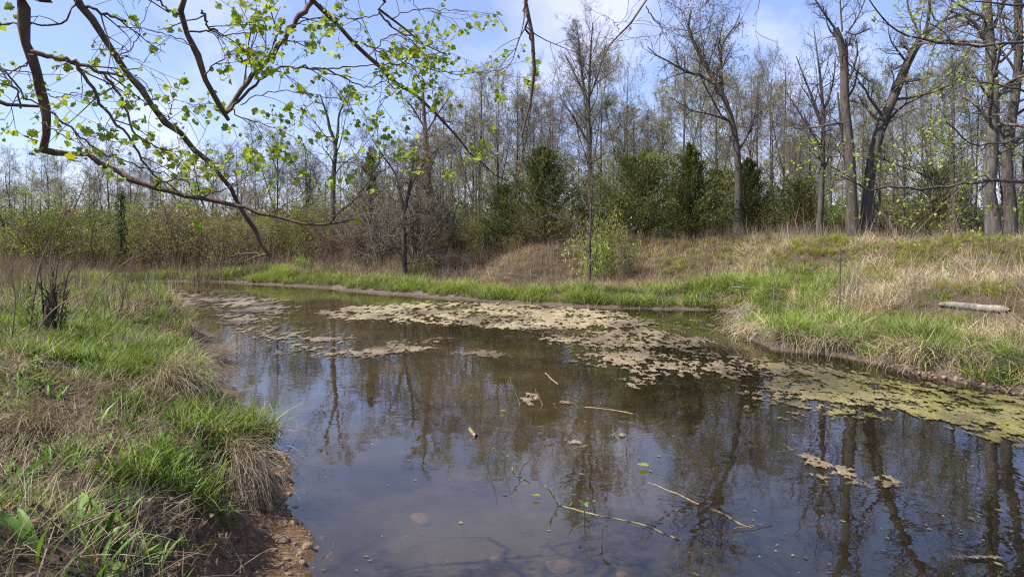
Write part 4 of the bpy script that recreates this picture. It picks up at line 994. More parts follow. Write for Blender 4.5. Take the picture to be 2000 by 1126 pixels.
# right meadow and bank
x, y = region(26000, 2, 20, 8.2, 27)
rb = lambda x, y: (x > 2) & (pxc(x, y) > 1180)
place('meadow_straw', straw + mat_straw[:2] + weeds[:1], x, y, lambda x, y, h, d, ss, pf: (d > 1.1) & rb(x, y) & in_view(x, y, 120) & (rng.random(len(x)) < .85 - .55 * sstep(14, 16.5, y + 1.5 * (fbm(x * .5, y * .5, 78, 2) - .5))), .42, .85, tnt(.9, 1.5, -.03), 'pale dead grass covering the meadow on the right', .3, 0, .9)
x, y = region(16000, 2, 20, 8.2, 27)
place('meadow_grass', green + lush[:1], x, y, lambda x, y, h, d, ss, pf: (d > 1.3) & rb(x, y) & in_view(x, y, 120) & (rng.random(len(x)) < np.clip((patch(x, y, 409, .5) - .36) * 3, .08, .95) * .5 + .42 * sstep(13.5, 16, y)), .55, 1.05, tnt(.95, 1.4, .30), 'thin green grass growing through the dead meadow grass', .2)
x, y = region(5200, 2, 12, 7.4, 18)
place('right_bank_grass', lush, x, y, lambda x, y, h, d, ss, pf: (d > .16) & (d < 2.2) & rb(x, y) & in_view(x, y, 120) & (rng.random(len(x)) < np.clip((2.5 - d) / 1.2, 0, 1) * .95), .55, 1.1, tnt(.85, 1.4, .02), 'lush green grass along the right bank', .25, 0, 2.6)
# dry stalk belt in front of the wood
x, y = region(6000, 3, 20, 18, 29)
place('dry_stalks', weeds, x, y, lambda x, y, h, d, ss, pf: (pxc(x, y) > 1150) & in_view(x, y, 60) & (y > 20.6 + 3.0 * (1 - sstep(1300, 1650, pxc(x, y)))) & (rng.random(len(x)) < .5 - .25 * sstep(1550, 1800, pxc(x, y))), .45, .85, tnt(.55, 1.0, .05), 'brown dry stalks standing along the wood edge', .08)
# woodland floor litter
x, y = region(6000, -25, 40, 27, 60)
place('wood_litter', mat_straw + weeds, x, y, lambda x, y, h, d, ss, pf: in_view(x, y, 60), 1.2, 2.2, tnt(.5, .8, .04), 'brown litter and dead stems on the floor of the wood', .15)
#@END

#@FRONT
# ------------------------------------------------------------------ hand made foreground things
# ---- leaves of the sycamore: broad, toothed, three to five lobes, folded along the midrib
def lobed_leaf(seed):
    r = np.random.default_rng(seed)
    pol = [(0, .0), (.16, -.10), (.36, -.06), (.33, .12), (.55, .22), (.42, .38), (.50, .58), (.26, .60), (.20, .80), (.0, 1.0), (-.20, .78), (-.27, .60), (-.50, .55), (-.42, .36), (-.55, .2), (-.33, .12), (-.36, -.06), (-.16, -.10)]
    p = np.array([(x * r.uniform(.85, 1.15), y * r.uniform(.94, 1.06)) for x, y in pol])
    fold = r.uniform(.15, .5); curl = r.uniform(-.25, .35)
    z = np.abs(p[:, 0]) * fold - curl * p[:, 1] ** 2 * .5 + r.normal(0, .02, len(p))
    v = np.concatenate([[[0, .38, -curl * .07]], np.stack([p[:, 0], p[:, 1], z], 1)])
    n = len(pol); t = [[0, 1 + i, 1 + (i + 1) % n] for i in range(n)]
    c = np.array([(.24, .31, .03), (.29, .35, .035), (.20, .28, .032), (.32, .37, .04), (.17, .25, .035)])[seed % 5]
    return v, np.array(t), c
LEAVES = [lobed_leaf(i) for i in range(6)]
LEAF_ME = [mesh_from('leaf', v, None, t, M['leaf'], {'col': np.repeat(c[None], len(v), 0)}) for v, t, c in LEAVES]
def frame(d, nrm):
    y = Vector(d).normalized(); z = Vector(nrm); x = y.cross(z).normalized(); z = x.cross(y)
    return Matrix((x, y, z)).transposed().to_4x4()

rs = np.random.default_rng(17)
syc = obj('sycamore_tree', None, None, (-5.4, -0.9, gz(-5.4, -.9)), 'sycamore boughs with fresh green leaves reaching over the near bank', 'tree')
SB = np.array(syc.location)
def trace(pts, Y0, Y1, lead=()):
    n = len(pts)
    P = [W(p[0], p[1], Y0 + (Y1 - Y0) * i / max(n - 1, 1)) for i, p in enumerate(pts)]
    return np.array([np.array(q, float) for q in lead] + P)
LEADS = {'a': [(-5.3, -.7, 3.6), (-4.6, .6, 4.6), (-3.4, 2.0, 4.5)], 'b': [(-5.3, -.7, 4.0), (-4.0, 1.0, 5.0), (-2.8, 2.4, 4.4)], 'c': [(-5.2, -.7, 4.4), (-3.2, 1.0, 5.3), (-1.7, 2.6, 4.6)], 'd': [(-5.2, -.7, 4.8), (-2.6, 1.2, 5.5), (-.6, 2.6, 5.2)], 'e': [(-5.4, -.6, 2.6), (-5.0, 1.2, 3.0)]}
a = Acc(); P = np.array([(-5.4, -.9, -.3), (-5.42, -.88, .0), (-5.4, -.85, .6), (-5.3, -.8, 2.0), (-5.3, -.72, 3.6), (-5.2, -.7, 4.6), (-5.3, -.9, 6.2), (-5.6, -1.2, 8.5)]); P[:2, 2] += SB[2]
q, r_ = resample(P, [.36, .3, .25, .22, .2, .17, .11, .04], 24); a.tubes(q - SB, r_, 12)
obj('trunk', a.mesh('sycamore_trunk', M['bark_pale'], True, False), syc)
leaf_list = []      # (branch index, pos, dir, normal, size)
branches = []
def bough(main, Y0, Y1, w0, w1, lead=None, subs=(), auto=0, lead_w=None, bare=False, auto_len=.35, fine_=3):
    """main: traced pixels; subs: (pixels, Ya, Yb, w0, w1, leaves); one part with its twigs"""
    a = Acc(); bi = len(branches)
    ld = LEADS[lead] if lead else ()
    P = trace(main, Y0, Y1, ld)
    wid = np.concatenate([np.linspace(lead_w or w0 * 1.9, w0 * 1.08, len(ld)) if len(ld) else [], np.linspace(w0, w1, len(main))])
    Yr = np.concatenate([np.full(len(ld), Y0), np.linspace(Y0, Y1, len(main))])
    q, r_ = resample(P, wid * Yr / F / 2, max(18, 5 * len(P)))
    r_ = r_ * (1 + .15 * rs.normal(size=len(r_)))
    q[1:-1] += rs.normal(0, .006, (len(q) - 2, 3))
    a.tubes(q - SB, r_, 8)
    kids = []
    for pts, ya, yb, wa, wb, nl in subs:
        sp_, sr = resample(trace(pts, ya, yb), np.linspace(wa, wb, len(pts)) * ya / F / 2, max(10, 4 * len(pts)))
        sp_[1:-1] += rs.normal(0, .005, (len(sp_) - 2, 3))
        a.tubes(sp_ - SB, sr, 6); kids.append((sp_, sr, nl))
    # automatic twigs
    for sp_, sr, nl in kids + ([(q[len(ld) * 5:], r_[len(ld) * 5:], auto)] if auto else []):
        if nl <= 0 and not bare: 
            if nl == 0: continue
        k = max(3, abs(nl) // 5)
        C, RC = children(rs, sp_[None], sr[None], k, .12, 1.0, .75, .25, 0, 6, .16, -.015, .6, .4, .3, .0, auto_len, None)
        RC = np.clip(RC, .0011, .0035)
        a.tubes(C - SB, RC, 4)
        C2, RC2 = children(rs, C, RC, fine_, .25, 1.0, .7, .2, .45, 4, .18, 0, .8, .6, .3)
        a.tubes(C2 - SB, np.maximum(RC2, .0014), 3)
        if nl > 0:
            nl = int(nl * 3.3)
            allp = np.concatenate([C[:, -1], C2[:, -1], C2[:, -2], C2[:, -1]])
            pick = allp[rs.integers(0, len(allp), nl)] + rs.normal(0, .016, (nl, 3))
            for p_ in pick:
                d = rdir(rs, 1)[0] * np.array([1, 1, .5]) + np.array([.15, -.1, -.45])
                nn = rdir(rs, 1)[0] * .8 + np.array([-.1, -.6, .6])
                leaf_list.append((bi, p_, d, nn, float(np.clip(rs.lognormal(math.log(.024), .36), .011, .043))))
    branches.append(obj('branch', a.mesh('sycamore_branch', M['bark_brown'], True, False), syc))
bough([(26, -70), (32, -10), (38, 30), (50, 80), (62, 112), (72, 160), (85, 215), (90, 260), (88, 292), (96, 299), (130, 296), (170, 306), (230, 338), (300, 366), (370, 382), (440, 397), (520, 420), (600, 436), (640, 438), (692, 427)], 3.0, 3.7, 22, 3.5, 'a',
      [([(640, 438), (668, 412), (690, 392), (715, 362), (735, 330), (752, 298)], 3.65, 3.8, 4, 2, 34), ([(62, 102), (110, 112), (150, 122), (190, 140), (240, 150)], 3.05, 3.15, 11, 5, 10),
       ([(152, 124), (190, 190), (220, 230), (260, 280), (290, 330), (345, 372)], 3.1, 3.4, 7, 3, 16), ([(205, 146), (240, 200), (265, 262), (300, 285), (350, 292)], 3.1, 3.3, 6, 2, 12),
       ([(97, 218), (140, 250), (180, 285), (230, 310), (320, 340), (352, 346)], 3.05, 3.3, 5, 2, 14), ([(66, 108), (40, 130), (20, 142), (-20, 150)], 3.0, 3.0, 4, 2, 16), ([(80, 180), (110, 190), (140, 182), (180, 190)], 3.0, 3.0, 3, 1.5, 18),
       ([(300, 366), (340, 350), (375, 350), (410, 340)], 3.3, 3.3, 3, 1.5, 26), ([(390, 386), (430, 372), (470, 355), (490, 342)], 3.4, 3.4, 3, 1.5, 20), ([(80, 240), (120, 262), (150, 275), (190, 262)], 3, 3, 3, 1.5, 12), ([(520, 420), (560, 400), (590, 380), (610, 350)], 3.5, 3.5, 2.5, 1.2, 9)])
bough([(130, -60), (142, -20), (160, 12), (190, 50), (230, 110), (265, 165), (310, 222), (350, 260), (395, 302), (440, 352), (460, 395), (485, 430), (505, 465), (529, 501)], 3.1, 3.9, 15, 6.5, 'b',
      [([(529, 500), (510, 498), (490, 494), (465, 496), (444, 502)], 3.9, 3.9, 5, 2, -2), ([(160, 10), (200, 28), (245, 41)], 3.1, 3.15, 6, 5, -6), ([(150, 0), (120, 45), (60, 48), (0, 48), (-40, 50)], 3.1, 3.1, 4, 3, 8), ([(230, 112), (255, 95), (270, 70), (275, 45), (290, 15)], 3.2, 3.2, 2.5, 1.2, -4),
       ([(310, 222), (330, 232), (335, 200), (345, 195)], 3.4, 3.3, 2.5, 1, 14), ([(470, 410), (440, 402), (430, 420), (420, 440), (418, 470)], 3.8, 3.8, 2, 1, -1), ([(440, 350), (480, 330), (520, 322)], 3.6, 3.6, 2, 1, 9), ([(240, 135), (290, 170), (300, 210)], 3.2, 3.3, 2, 1, 9), ([(225, 100), (250, 112), (296, 122)], 3.2, 3.2, 1.8, 1, -1)])
bough([(336, -60), (342, -15), (350, 22), (365, 60), (380, 95), (400, 145), (425, 195), (440, 218), (446, 234)], 3.2, 3.6, 13, 9, 'b',
      [([(442, 220), (452, 205), (480, 165), (510, 130), (545, 90), (570, 50), (610, 0), (640, -50)], 3.6, 3.8, 9, 11, 60), ([(444, 219), (470, 195), (500, 165), (530, 141), (560, 132), (620, 132), (690, 130), (742, 127)], 3.6, 3.9, 7, 2, 14),
       ([(585, 131), (640, 138), (680, 156), (722, 172), (756, 152)], 3.7, 3.9, 4, 2, 22), ([(452, 212), (468, 228), (500, 238), (540, 252), (575, 270)], 3.6, 3.7, 3, 1.5, 34), ([(575, 270), (620, 310), (650, 340)], 3.7, 3.8, 1.5, 1, -3), ([(365, 62), (410, 60), (450, 70), (500, 62)], 3.3, 3.4, 4, 2, 36), ([(352, 25), (330, 22), (310, 0), (290, -30)], 3.2, 3.2, 5, 4, -4),
       ([(378, 90), (340, 72), (305, 62), (275, 55)], 3.3, 3.2, 2.5, 1.2, 14), ([(395, 20), (405, 50), (425, 60)], 3.3, 3.3, 6, 4, 18), ([(400, 145), (440, 110), (470, 95), (500, 100)], 3.4, 3.5, 3, 1.5, 34), ([(470, 205), (520, 182), (570, 176), (640, 190), (690, 196)], 3.6, 3.7, 2.5, 1.2, 30)])
bough([(570, -70), (590, -25), (612, 4), (650, 40), (690, 80), (740, 130), (770, 160), (820, 190), (860, 230), (890, 265), (920, 300), (960, 335), (1020, 372)], 3.6, 4.6, 12, 2, 'c',
      [([(740, 130), (790, 125), (850, 138), (900, 145), (960, 140), (1000, 125)], 3.9, 4.2, 3, 1.2, 44), ([(690, 80), (730, 95), (780, 115), (830, 108), (870, 102)], 3.8, 4.0, 3.5, 1.5, 60), ([(720, 108), (760, 70), (800, 78), (850, 95)], 3.8, 3.9, 2.5, 1.2, 40), ([(860, 230), (900, 240), (935, 250)], 4.2, 4.3, 2, 1, 8), ([(890, 265), (870, 285), (830, 290), (780, 300)], 4.3, 4.3, 2, 1, 14), ([(960, 335), (930, 320), (900, 312)], 4.4, 4.4, 1.5, 1, 16), ([(750, 140), (770, 180), (745, 200), (735, 235)], 3.9, 3.9, 2.5, 1.2, 26)])
bough([(715, -60), (728, -5), (742, 22), (790, 55), (816, 75), (842, 100), (870, 106)], 3.4, 3.8, 6, 2, 'c',
      [([(741, 20), (736, 30), (702, 35), (650, 30), (625, 8)], 3.5, 3.5, 3, 1.5, 14), ([(760, 34), (800, 24), (850, 18), (905, 22)], 3.5, 3.6, 2.5, 1.2, 13), ([(740, 24), (780, 62), (830, 82)], 3.5, 3.6, 4, 2, 24), ([(690, 36), (705, 50), (690, 70)], 3.5, 3.5, 2, 1, 12), ([(805, -30), (808, 5), (826, 34)], 3.6, 3.6, 2, 1, -1)])
bough([(-60, 180), (0, 196), (30, 210), (60, 218), (80, 208)], 3.2, 3.3, 10, 6, 'e', [([(40, 212), (35, 180), (25, 165), (-20, 110)], 3.2, 3.2, 4, 3, 14), ([(20, 205), (60, 180), (100, 175)], 3.2, 3.2, 2, 1, 16), ([(-40, 110), (10, 140), (50, 190), (78, 205)], 3.1, 3.2, 5, 3, 14)])
bough([(1012, -90), (1024, -10), (1032, 30), (1038, 70), (1042, 105), (1040, 150), (1032, 215), (1018, 268)], 3.2, 3.3, 10, 5, 'd', [([(1022, -20), (1026, 40), (1033, 70), (1038, 80)], 3.2, 3.2, 5, 4, 0), ([(1020, 262), (1018, 300), (1022, 330)], 3.3, 3.3, 1.5, 1, 0)], bare=True)
bough([(1300, -90), (1270, -5), (1255, 25), (1228, 48), (1210, 56), (1195, 85), (1182, 118), (1164, 142)], 3.6, 3.6, 5, 1.6, 'd', [([(1262, 12), (1273, 30), (1288, 48), (1291, 66), (1278, 88)], 3.6, 3.6, 2.5, 1.2, 0), ([(1290, 64), (1298, 66), (1310, 56)], 3.6, 3.6, 1.6, 1, 0), ([(1210, 56), (1204, 50), (1198, 42)], 3.6, 3.6, 1.6, 1, 0), ([(1284, 47), (1294, 45)], 3.6, 3.6, 1.6, 1, 0), ([(1228, 48), (1231, 58)], 3.6, 3.6, 1.6, 1, 0), ([(1480, -60), (1481, 5), (1473, 32)], 3.6, 3.6, 2, 1, 0)], bare=True)
# the upper crown, out of the picture, whose shade dapples the near bank
a = Acc()
tp = resample(P, [.36, .3, .25, .22, .2, .17, .11, .04], 24)
C, RC = children(rs, tp[0][None, 8:], tp[1][None, 8:], 22, .1, 1, .95, .2, 0, 8, .12, .05, .4, .25, .3, 0, 3.2)
kk_ = C[:, -1, 0] < -1.0 * np.maximum(C[:, -1, 1], 0) - 1.2; C = C[kk_]; RC = RC[kk_]
a.tubes(C - SB, RC, 6)
C2, RC2 = children(rs, C, RC, 8, .2, 1, .8, .25, .45, 6, .16, .0, .6, .3, .4); a.tubes(C2 - SB, RC2, 4)
C3, RC3 = children(rs, C2, RC2, 5, .2, 1, .8, .25, .5, 4, .16, .0, .6, .4, .3); a.tubes(C3 - SB, np.maximum(RC3, .0015), 3)
obj('branch', a.mesh('upper_branch', M['bark_brown'], True, False), syc)
def leaf_size_px(e): return e[4] * F / max(e[1][1], 1) if abs(pxc(e[1][0], e[1][1]) - 1000) < 1010 and W(0, 0, e[1][1])[2] > e[1][2] else 0
leaf_list.sort(key=leaf_size_px, reverse=True)
rest = Acc()
for i, (bi, p_, d, nn, sz) in enumerate(leaf_list):
    m_ = Matrix.Translation(Vector(p_ - SB)) @ frame(d, nn) @ Matrix.Scale(sz, 4)
    if i < 300:
        o = bpy.data.objects.new('leaf', LEAF_ME[i % 6]); sc.collection.objects.link(o); o.parent = branches[bi]; o.matrix_local = m_
    else:
        v, t, c = LEAVES[i % 6]; mm = np.array(m_); rest.add(v @ mm[:3, :3].T + mm[:3, 3], None, t, c)
sel = rs.integers(0, len(C3), 5200)
for k in sel:
    p_ = C3[k, rs.integers(1, 4)]
    if p_[0] > -.95 * max(p_[1], 0) - .6: continue
    v, t, c = LEAVES[k % 6]; mm = np.array(Matrix.Translation(Vector(p_ - SB)) @ frame(rdir(rs, 1)[0], rdir(rs, 1)[0] + np.array([0, 0, .8])) @ Matrix.Scale(rs.uniform(.03, .08), 4)); rest.add(v @ mm[:3, :3].T + mm[:3, 3], None, t, c)
obj('foliage', rest.mesh('sycamore_foliage', M['leaf']), syc, kind='stuff')

# ---- tree outside the right edge whose budding boughs cross the meadow
rt_ = np.array([9.9, 8.8, gz(9.9, 8.8)])
ov = obj('budding_tree', None, None, rt_, 'low horizontal boughs with yellow green buds entering at the right edge', 'tree')
a = Acc(); P = np.array([(0, 0, -.3), (0, 0, .05), (.05, 0, 1), (0, .1, 2.4), (.1, .1, 4), (.1, 0, 6.5)]); q, r_ = resample(P, [.3, .24, .2, .17, .13, .04], 16); a.tubes(q, r_, 10); obj('trunk', a.mesh('budding_trunk', M['bark'], True, False), ov)
def rbough(pts, Y0, Y1, w0, w1, zt, subs=(), nl=160, kk=14, tl=.55):
    a = Acc(); lv = Acc()
    P = np.concatenate([[rt_ + np.array([0, .1, zt])], trace(pts, Y0, Y1)])
    q, r_ = resample(P, np.concatenate([[w0 * 1.5], np.linspace(w0, w1, len(pts))]) * Y0 / F / 2, 5 * len(P)); q[3:-1] += rs.normal(0, .012, (len(q) - 4, 3)); a.tubes(q - rt_, r_, 7)
    Ls = [(q[4:], r_[4:])]
    for sp_, ya, yb, wa, wb in subs:
        x = resample(trace(sp_, ya, yb), np.linspace(wa, wb, len(sp_)) * ya / F / 2, 14); a.tubes(x[0] - rt_, x[1], 5); Ls.append(x)
    tips = []
    for sp_, sr in Ls:
        C, RC = children(rs, sp_[None], sr[None], kk, .1, 1, .8, .3, 0, 6, .18, .01, .6, .4, .4, 0, tl); RC = np.clip(RC, .002, .006); a.tubes(C - rt_, RC, 4)
        C2, RC2 = children(rs, C, RC, 4, .2, 1, .7, .25, .45, 4, .2, .01, .8, .5, .3); a.tubes(C2 - rt_, np.maximum(RC2, .0018), 3); tips += [C[:, 2:].reshape(-1, 3), C2[:, 1:].reshape(-1, 3)]
    b = obj('branch', a.mesh('budding_branch', M['bark'], True, False), ov)
    tips = np.concatenate(tips); k = rs.integers(0, len(tips), nl * 3)
    pos = tips[k] + rs.normal(0, .02, (nl * 3, 3)); c = np.array([.30, .36, .07]) * rs.uniform(.7, 1.3, (nl * 3, 1))
    lv.leaves(pos - rt_, rdir(rs, nl * 3) + np.array([0, 0, .4]), rdir(rs, nl * 3), rs.uniform(.025, .065, nl * 3), .55, c); obj('foliage', lv.mesh('buds', M['leaf']), b)
rbough([(2080, 352), (2000, 353), (1900, 355), (1850, 363), (1790, 367), (1720, 365), (1690, 367), (1660, 352), (1630, 340)], 8.4, 8.0, 8, 2, 1.6, [([(1845, 362), (1800, 340), (1760, 325), (1725, 310), (1700, 300)], 8.2, 8.0, 4, 1.5), ([(1690, 368), (1650, 340), (1600, 310), (1575, 285)], 8, 7.9, 3, 1.2), ([(1870, 362), (1830, 400), (1790, 430)], 8.2, 8.1, 2.5, 1), ([(1930, 355), (1890, 400), (1870, 440)], 8.3, 8.2, 2.5, 1)], 200)
rbough([(2080, 75), (2000, 84), (1920, 88), (1860, 85), (1810, 76), (1750, 62), (1720, 30), (1695, -5)], 8.2, 7.8, 7, 2, 3.6, [([(1860, 85), (1840, 60), (1800, 40)], 8, 8, 3, 1), ([(1900, 87), (1870, 130), (1850, 150)], 8, 8, 3, 1)], 130)
rbough([(2080, 262), (2000, 268), (1950, 280), (1900, 282), (1860, 250), (1845, 225)], 8.8, 8.4, 5, 2, 2.4, [([(1900, 282), (1870, 290), (1830, 275)], 8.5, 8.4, 2.5, 1)], 150, 16)
rbough([(2080, 190), (2010, 180), (1960, 170), (1920, 160), (1880, 165)], 9.2, 9.0, 5, 2, 3.0, [], 110, 16)
rbough([(2080, 5), (2000, 10), (1940, 6), (1880, 2)], 8.6, 8.4, 6, 2, 4.0, [], 60, 12)

# ---- grass tussocks along the water, each one a thing
def tussock(p, label, h=.34, n=170, skirt=120, tone=1.0, face=0.0, spread=.12, seed=1, group=None, name='grass_tussock', sk_len=.42):
    t = obj(name, None, None, p, label, 'tussock', group)
    r = np.random.default_rng(seed)
    if n:
        v, q, c = tuft(seed, int(n * 1.6), h * 1.15, spread, .32, .0085, np.array(Gb) * tone, np.array(Gt) * tone, droop=.75); a = Acc(); a.add(v, q, None, c); obj('blades', a.mesh('blades', M['blade_solo']), t, kind='stuff')
    if skirt and not n:
        v, q, c = tuft(seed + 1, int(skirt * 2.6), sk_len, spread * .75, 1.0, .0042, np.array(Sb) * .8, np.array(St) * .9, seg=4, droop=1.15, toward=face); v = v.copy(); v[:, 2] += .05
        a = Acc(); a.add(v, q, None, c); obj('thatch', a.mesh('thatch', M['straw_solo']), t, kind='stuff')
    elif skirt:
        v, q, c = tuft(seed + 1, int(skirt * 1.4), sk_len, spread * .9, .9, .008, np.array(Sb) * .9, np.array(St), seg=4, droop=1.5, mat='straw')
        # lean the dead blades towards the water
        v = v.copy(); rr_ = np.hypot(v[:, 0], v[:, 1]); v[:, 0] += np.cos(face) * rr_ * .55; v[:, 1] += np.sin(face) * rr_ * .55; v[:, 2] += .06
        a = Acc(); a.add(v, q, None, c); obj('thatch', a.mesh('thatch', M['straw_solo']), t, kind='stuff')
    return t
tus = [(487, 862, 'bright green tussock leaning over the water at the near left bank', .38, 380, 60, 1.0, .0, .10), (1535, 655, 'green tussock at the point of the right bank beside the arched stem', .32, 150, 130, 1.05, -1.9, .16), (1600, 668, 'tussock with pale drooping thatch right of the point of the right bank', .34, 150, 170, 1.0, -1.8, .16),
       (1668, 672, 'green tussock on the right bank above the bare mud ledge', .34, 150, 160, 1.0, -1.8, .15), (1812, 672, 'tallest dark green tussock on the right bank with a wide skirt of straw', .42, 260, 260, .85, -1.8, .20), (1888, 700, 'straw skirted tussock next to the mud at the right edge', .3, 70, 200, .9, -1.7, .15), (1752, 690, 'small lime green tussock between the mud ledge and the tallest tussock', .24, 120, 40, 1.3, -1.8, .08),
       (1470, 640, 'rounded tussock at the mouth of the inlet beside the right bank', .3, 130, 130, 1.0, -2.4, .16), (1278, 572, 'bright green tussock in the middle of the far bank', .4, 200, 60, 1.35, -1.6, .22), (1385, 582, 'dark green tussock on the far bank at the inlet', .42, 180, 60, 1.0, -1.6, .20), (1428, 574, 'green tussock behind the inlet next to grey fallen branches', .42, 160, 60, 1.1, -1.6, .18),
       (1128, 568, 'bright tussock on the far bank below the meadow sapling', .4, 180, 60, 1.35, -1.6, .22), (1046, 580, 'shaggy dark tussock on the far bank with brown thatch', .36, 120, 160, .85, -1.6, .22), (965, 578, 'olive tussock with straw skirt at the middle far bank', .36, 110, 170, .9, -1.6, .2), (905, 570, 'grey thatched tussock on the far bank left of the olive one', .36, 80, 180, .85, -1.6, .2),
       (700, 560, 'bright green tussock beside the grey mud spit on the far bank', .45, 200, 40, 1.25, -1.6, .25), (600, 552, 'dark green tussock on the far bank left of the mud spit', .5, 220, 40, .8, -1.6, .28), (285, 545, 'round dark tussock at the far left corner of the pond', .5, 200, 60, .8, -1.4, .3), (640, 556, 'low rounded green tussock touching the grey mud spit', .4, 180, 30, .9, -1.5, .25)]
for i, (px, py, lb, h, n, sk, tone, face, sp_) in enumerate(tus):
    tussock(hit(px, py), lb, h, n, sk, tone, face, sp_, 500 + 3 * i, 'grass tussocks beside the water')
for i, (px, py, lb, n, L) in enumerate([(455, 905, 'heap of long pale straw hanging down the near left bank', 240, .55), (425, 700, 'grey straw tuft poking out over the water on the left bank', 150, .6), (60, 850, 'big pale bunch of dead grass at the left edge of the picture', 260, .6), (330, 745, 'brown arching dead grass in the middle of the left bank', 200, .55), (100, 690, 'pale dead grass bunch left of the green blades', 150, .5)]):
    tussock(hit(px, py), lb, .3, 0, n, 1, (-1.0, .1, -1.9, -.5, -1.6)[i], .14, 600 + i * 2, 'bunches of dead grass on the left bank', 'straw_bunch', L)

# hanging thatch along undercut banks (stuff)
th = []
for i in range(4):
    r = np.random.default_rng(640 + i); v, q, c = tuft(640 + i, 46, .36, .10, .75, .007, Sb, St, seg=4, droop=1.7, mat='straw'); v = v.copy(); rr_ = np.hypot(v[:, 0], v[:, 1]); v[:, 0] += rr_ * .8; v[:, 2] += .05
    a = Acc(); a.add(v, q, None, c); th.append(a.mesh('thatch_kind', M['straw']))
rng = np.random.default_rng(123)
x, y = region(36000, -16, 11, 7.3, 27)
h_, d_, ss_, pf_ = ground_info(x, y)
near_r = (pxc(x, y) > 1420) & (y < 17)
k = (d_ > .10) & (d_ < np.where(near_r, .52, .6)) & in_view(x, y, 150) & (rng.random(len(x)) < np.where(near_r, .5, .42)) & ((y > 15) | near_r) & (pf_ > .05)
k &= ~((np.abs(pxc(x, y) - 1690) < 40) & (y < 12) & (d_ < .5))
x, y, h_ = x[k], y[k], h_[k]
e = .1; gxx = (shore_dist(x + e, y) - shore_dist(x - e, y)); gyy = (shore_dist(x, y + e) - shore_dist(x, y - e))
rot = np.stack([rng.normal(0, .1, len(x)), rng.normal(0, .1, len(x)), np.arctan2(-gyy, -gxx) + rng.normal(0, .5, len(x))], 1)
scatter('bank_thatch', th, np.stack([x, y, h_], 1), rot, rng.uniform(.7, 1.3, len(x)), tnt(.6, 1.25)(x, y, len(x)), label='dead grass hanging over the edges of the banks')

# ---- broad leaved spring plants
def blade_leaf(seed, L, wd, bend, c, up=1.0):
    r = np.random.default_rng(seed); n = 7; t = np.linspace(0, 1, n)
    a_ = bend * t ** 1.3; st = L / (n - 1)
    y = np.concatenate([[0], np.cumsum(np.sin(a_[1:] + .25) * st)]); z = np.concatenate([[0], np.cumsum(np.cos(a_[1:] + .25) * st)])
    w = wd * np.sin(np.pi * np.clip(t * .92 + .06, 0, 1)) ** .8; w[-1] = wd * .03
    v = np.stack([np.stack([-w / 2, y, z + w * .18], 1), np.stack([0 * w, y, z], 1), np.stack([w / 2, y, z + w * .18], 1)], 1).reshape(-1, 3)
    q = []
    for i in range(n - 1):
        for k in range(2): q.append([i * 3 + k, i * 3 + k + 1, (i + 1) * 3 + k + 1, (i + 1) * 3 + k])
    cc = np.array(c)[None] * (.8 + .35 * np.repeat(t, 3)[:, None])
    return v, np.array(q), cc
BL = []
for i in range(5):
    v, q, c = blade_leaf(i, 1.0, (.15, .2, .12, .24, .17)[i], (.5, .9, .3, 1.1, .7)[i], ((.085, .165, .025), (.10, .19, .03), (.075, .15, .028), (.11, .2, .035), (.13, .23, .03))[i]); BL.append(mesh_from('leaf', v, q, None, M['blade_solo'], {'col': c}, True))
plants = [(70, 1095, .23, 7, 'large broad leaved plant in the bottom left corner'), (15, 990, .18, 5, 'dark pointed leaves at the left edge above the corner plant'), (255, 860, .15, 2, 'single upright bright leaf standing in bare straw'), (415, 930, .17, 6, 'bladed green plant left of the hanging straw heap'), (150, 700, .20, 9, 'clump of upright green blades near the left edge'),
          (90, 925, .18, 5, 'pair of bright lance leaves left of the dark hollow'), (210, 935, .16, 5, 'curling green leaves in the middle of the near bank'), (300, 1105, .14, 6, 'cluster of oval leaves at the bottom of the bank'), (235, 1010, .15, 5, 'small leafy plant right of the corner plant'), (135, 1040, .16, 5, 'narrow leaves rising just right of the corner plant'), (395, 1065, .09, 4, 'small three leaved seedling above the gravel shore'), (225, 690, .2, 8, 'green blades among straw behind the arching dead grass'),
          (310, 880, .16, 7, 'green blades just below the single upright leaf'), (30, 760, .22, 5, 'long dark blades leaning in from the left edge'), (360, 980, .13, 6, 'fresh green shoots left of the gravel shore'), (340, 640, .2, 9, 'bright green blades on the left bank near the narrow mat'), (375, 620, .2, 9, 'bright green clump at the outer edge of the left bank'), (440, 1090, .07, 4, 'tiny round leaved seedling beside the gravel'), (180, 1110, .14, 6, 'leaning leaves at the bottom edge right of the corner plant')]
rp = np.random.default_rng(77)
for px, py, L, n, lb in plants:
    t = obj('leafy_plant', None, None, hit(px, py), lb, 'plant', 'leafy plants on the near bank')
    for i in range(n):
        o = bpy.data.objects.new('leaf', BL[(i + int(px)) % 5]); sc.collection.objects.link(o); o.parent = t
        a_ = rp.uniform(0, 6.28); o.location = (.03 * math.cos(a_ + 1), .03 * math.sin(a_ + 1), -.02); s_ = L * rp.uniform(.65, 1.15)
        o.rotation_euler = (rp.uniform(-.35, .15), rp.normal(0, .2), a_); o.scale = (s_ * .6, s_, s_)

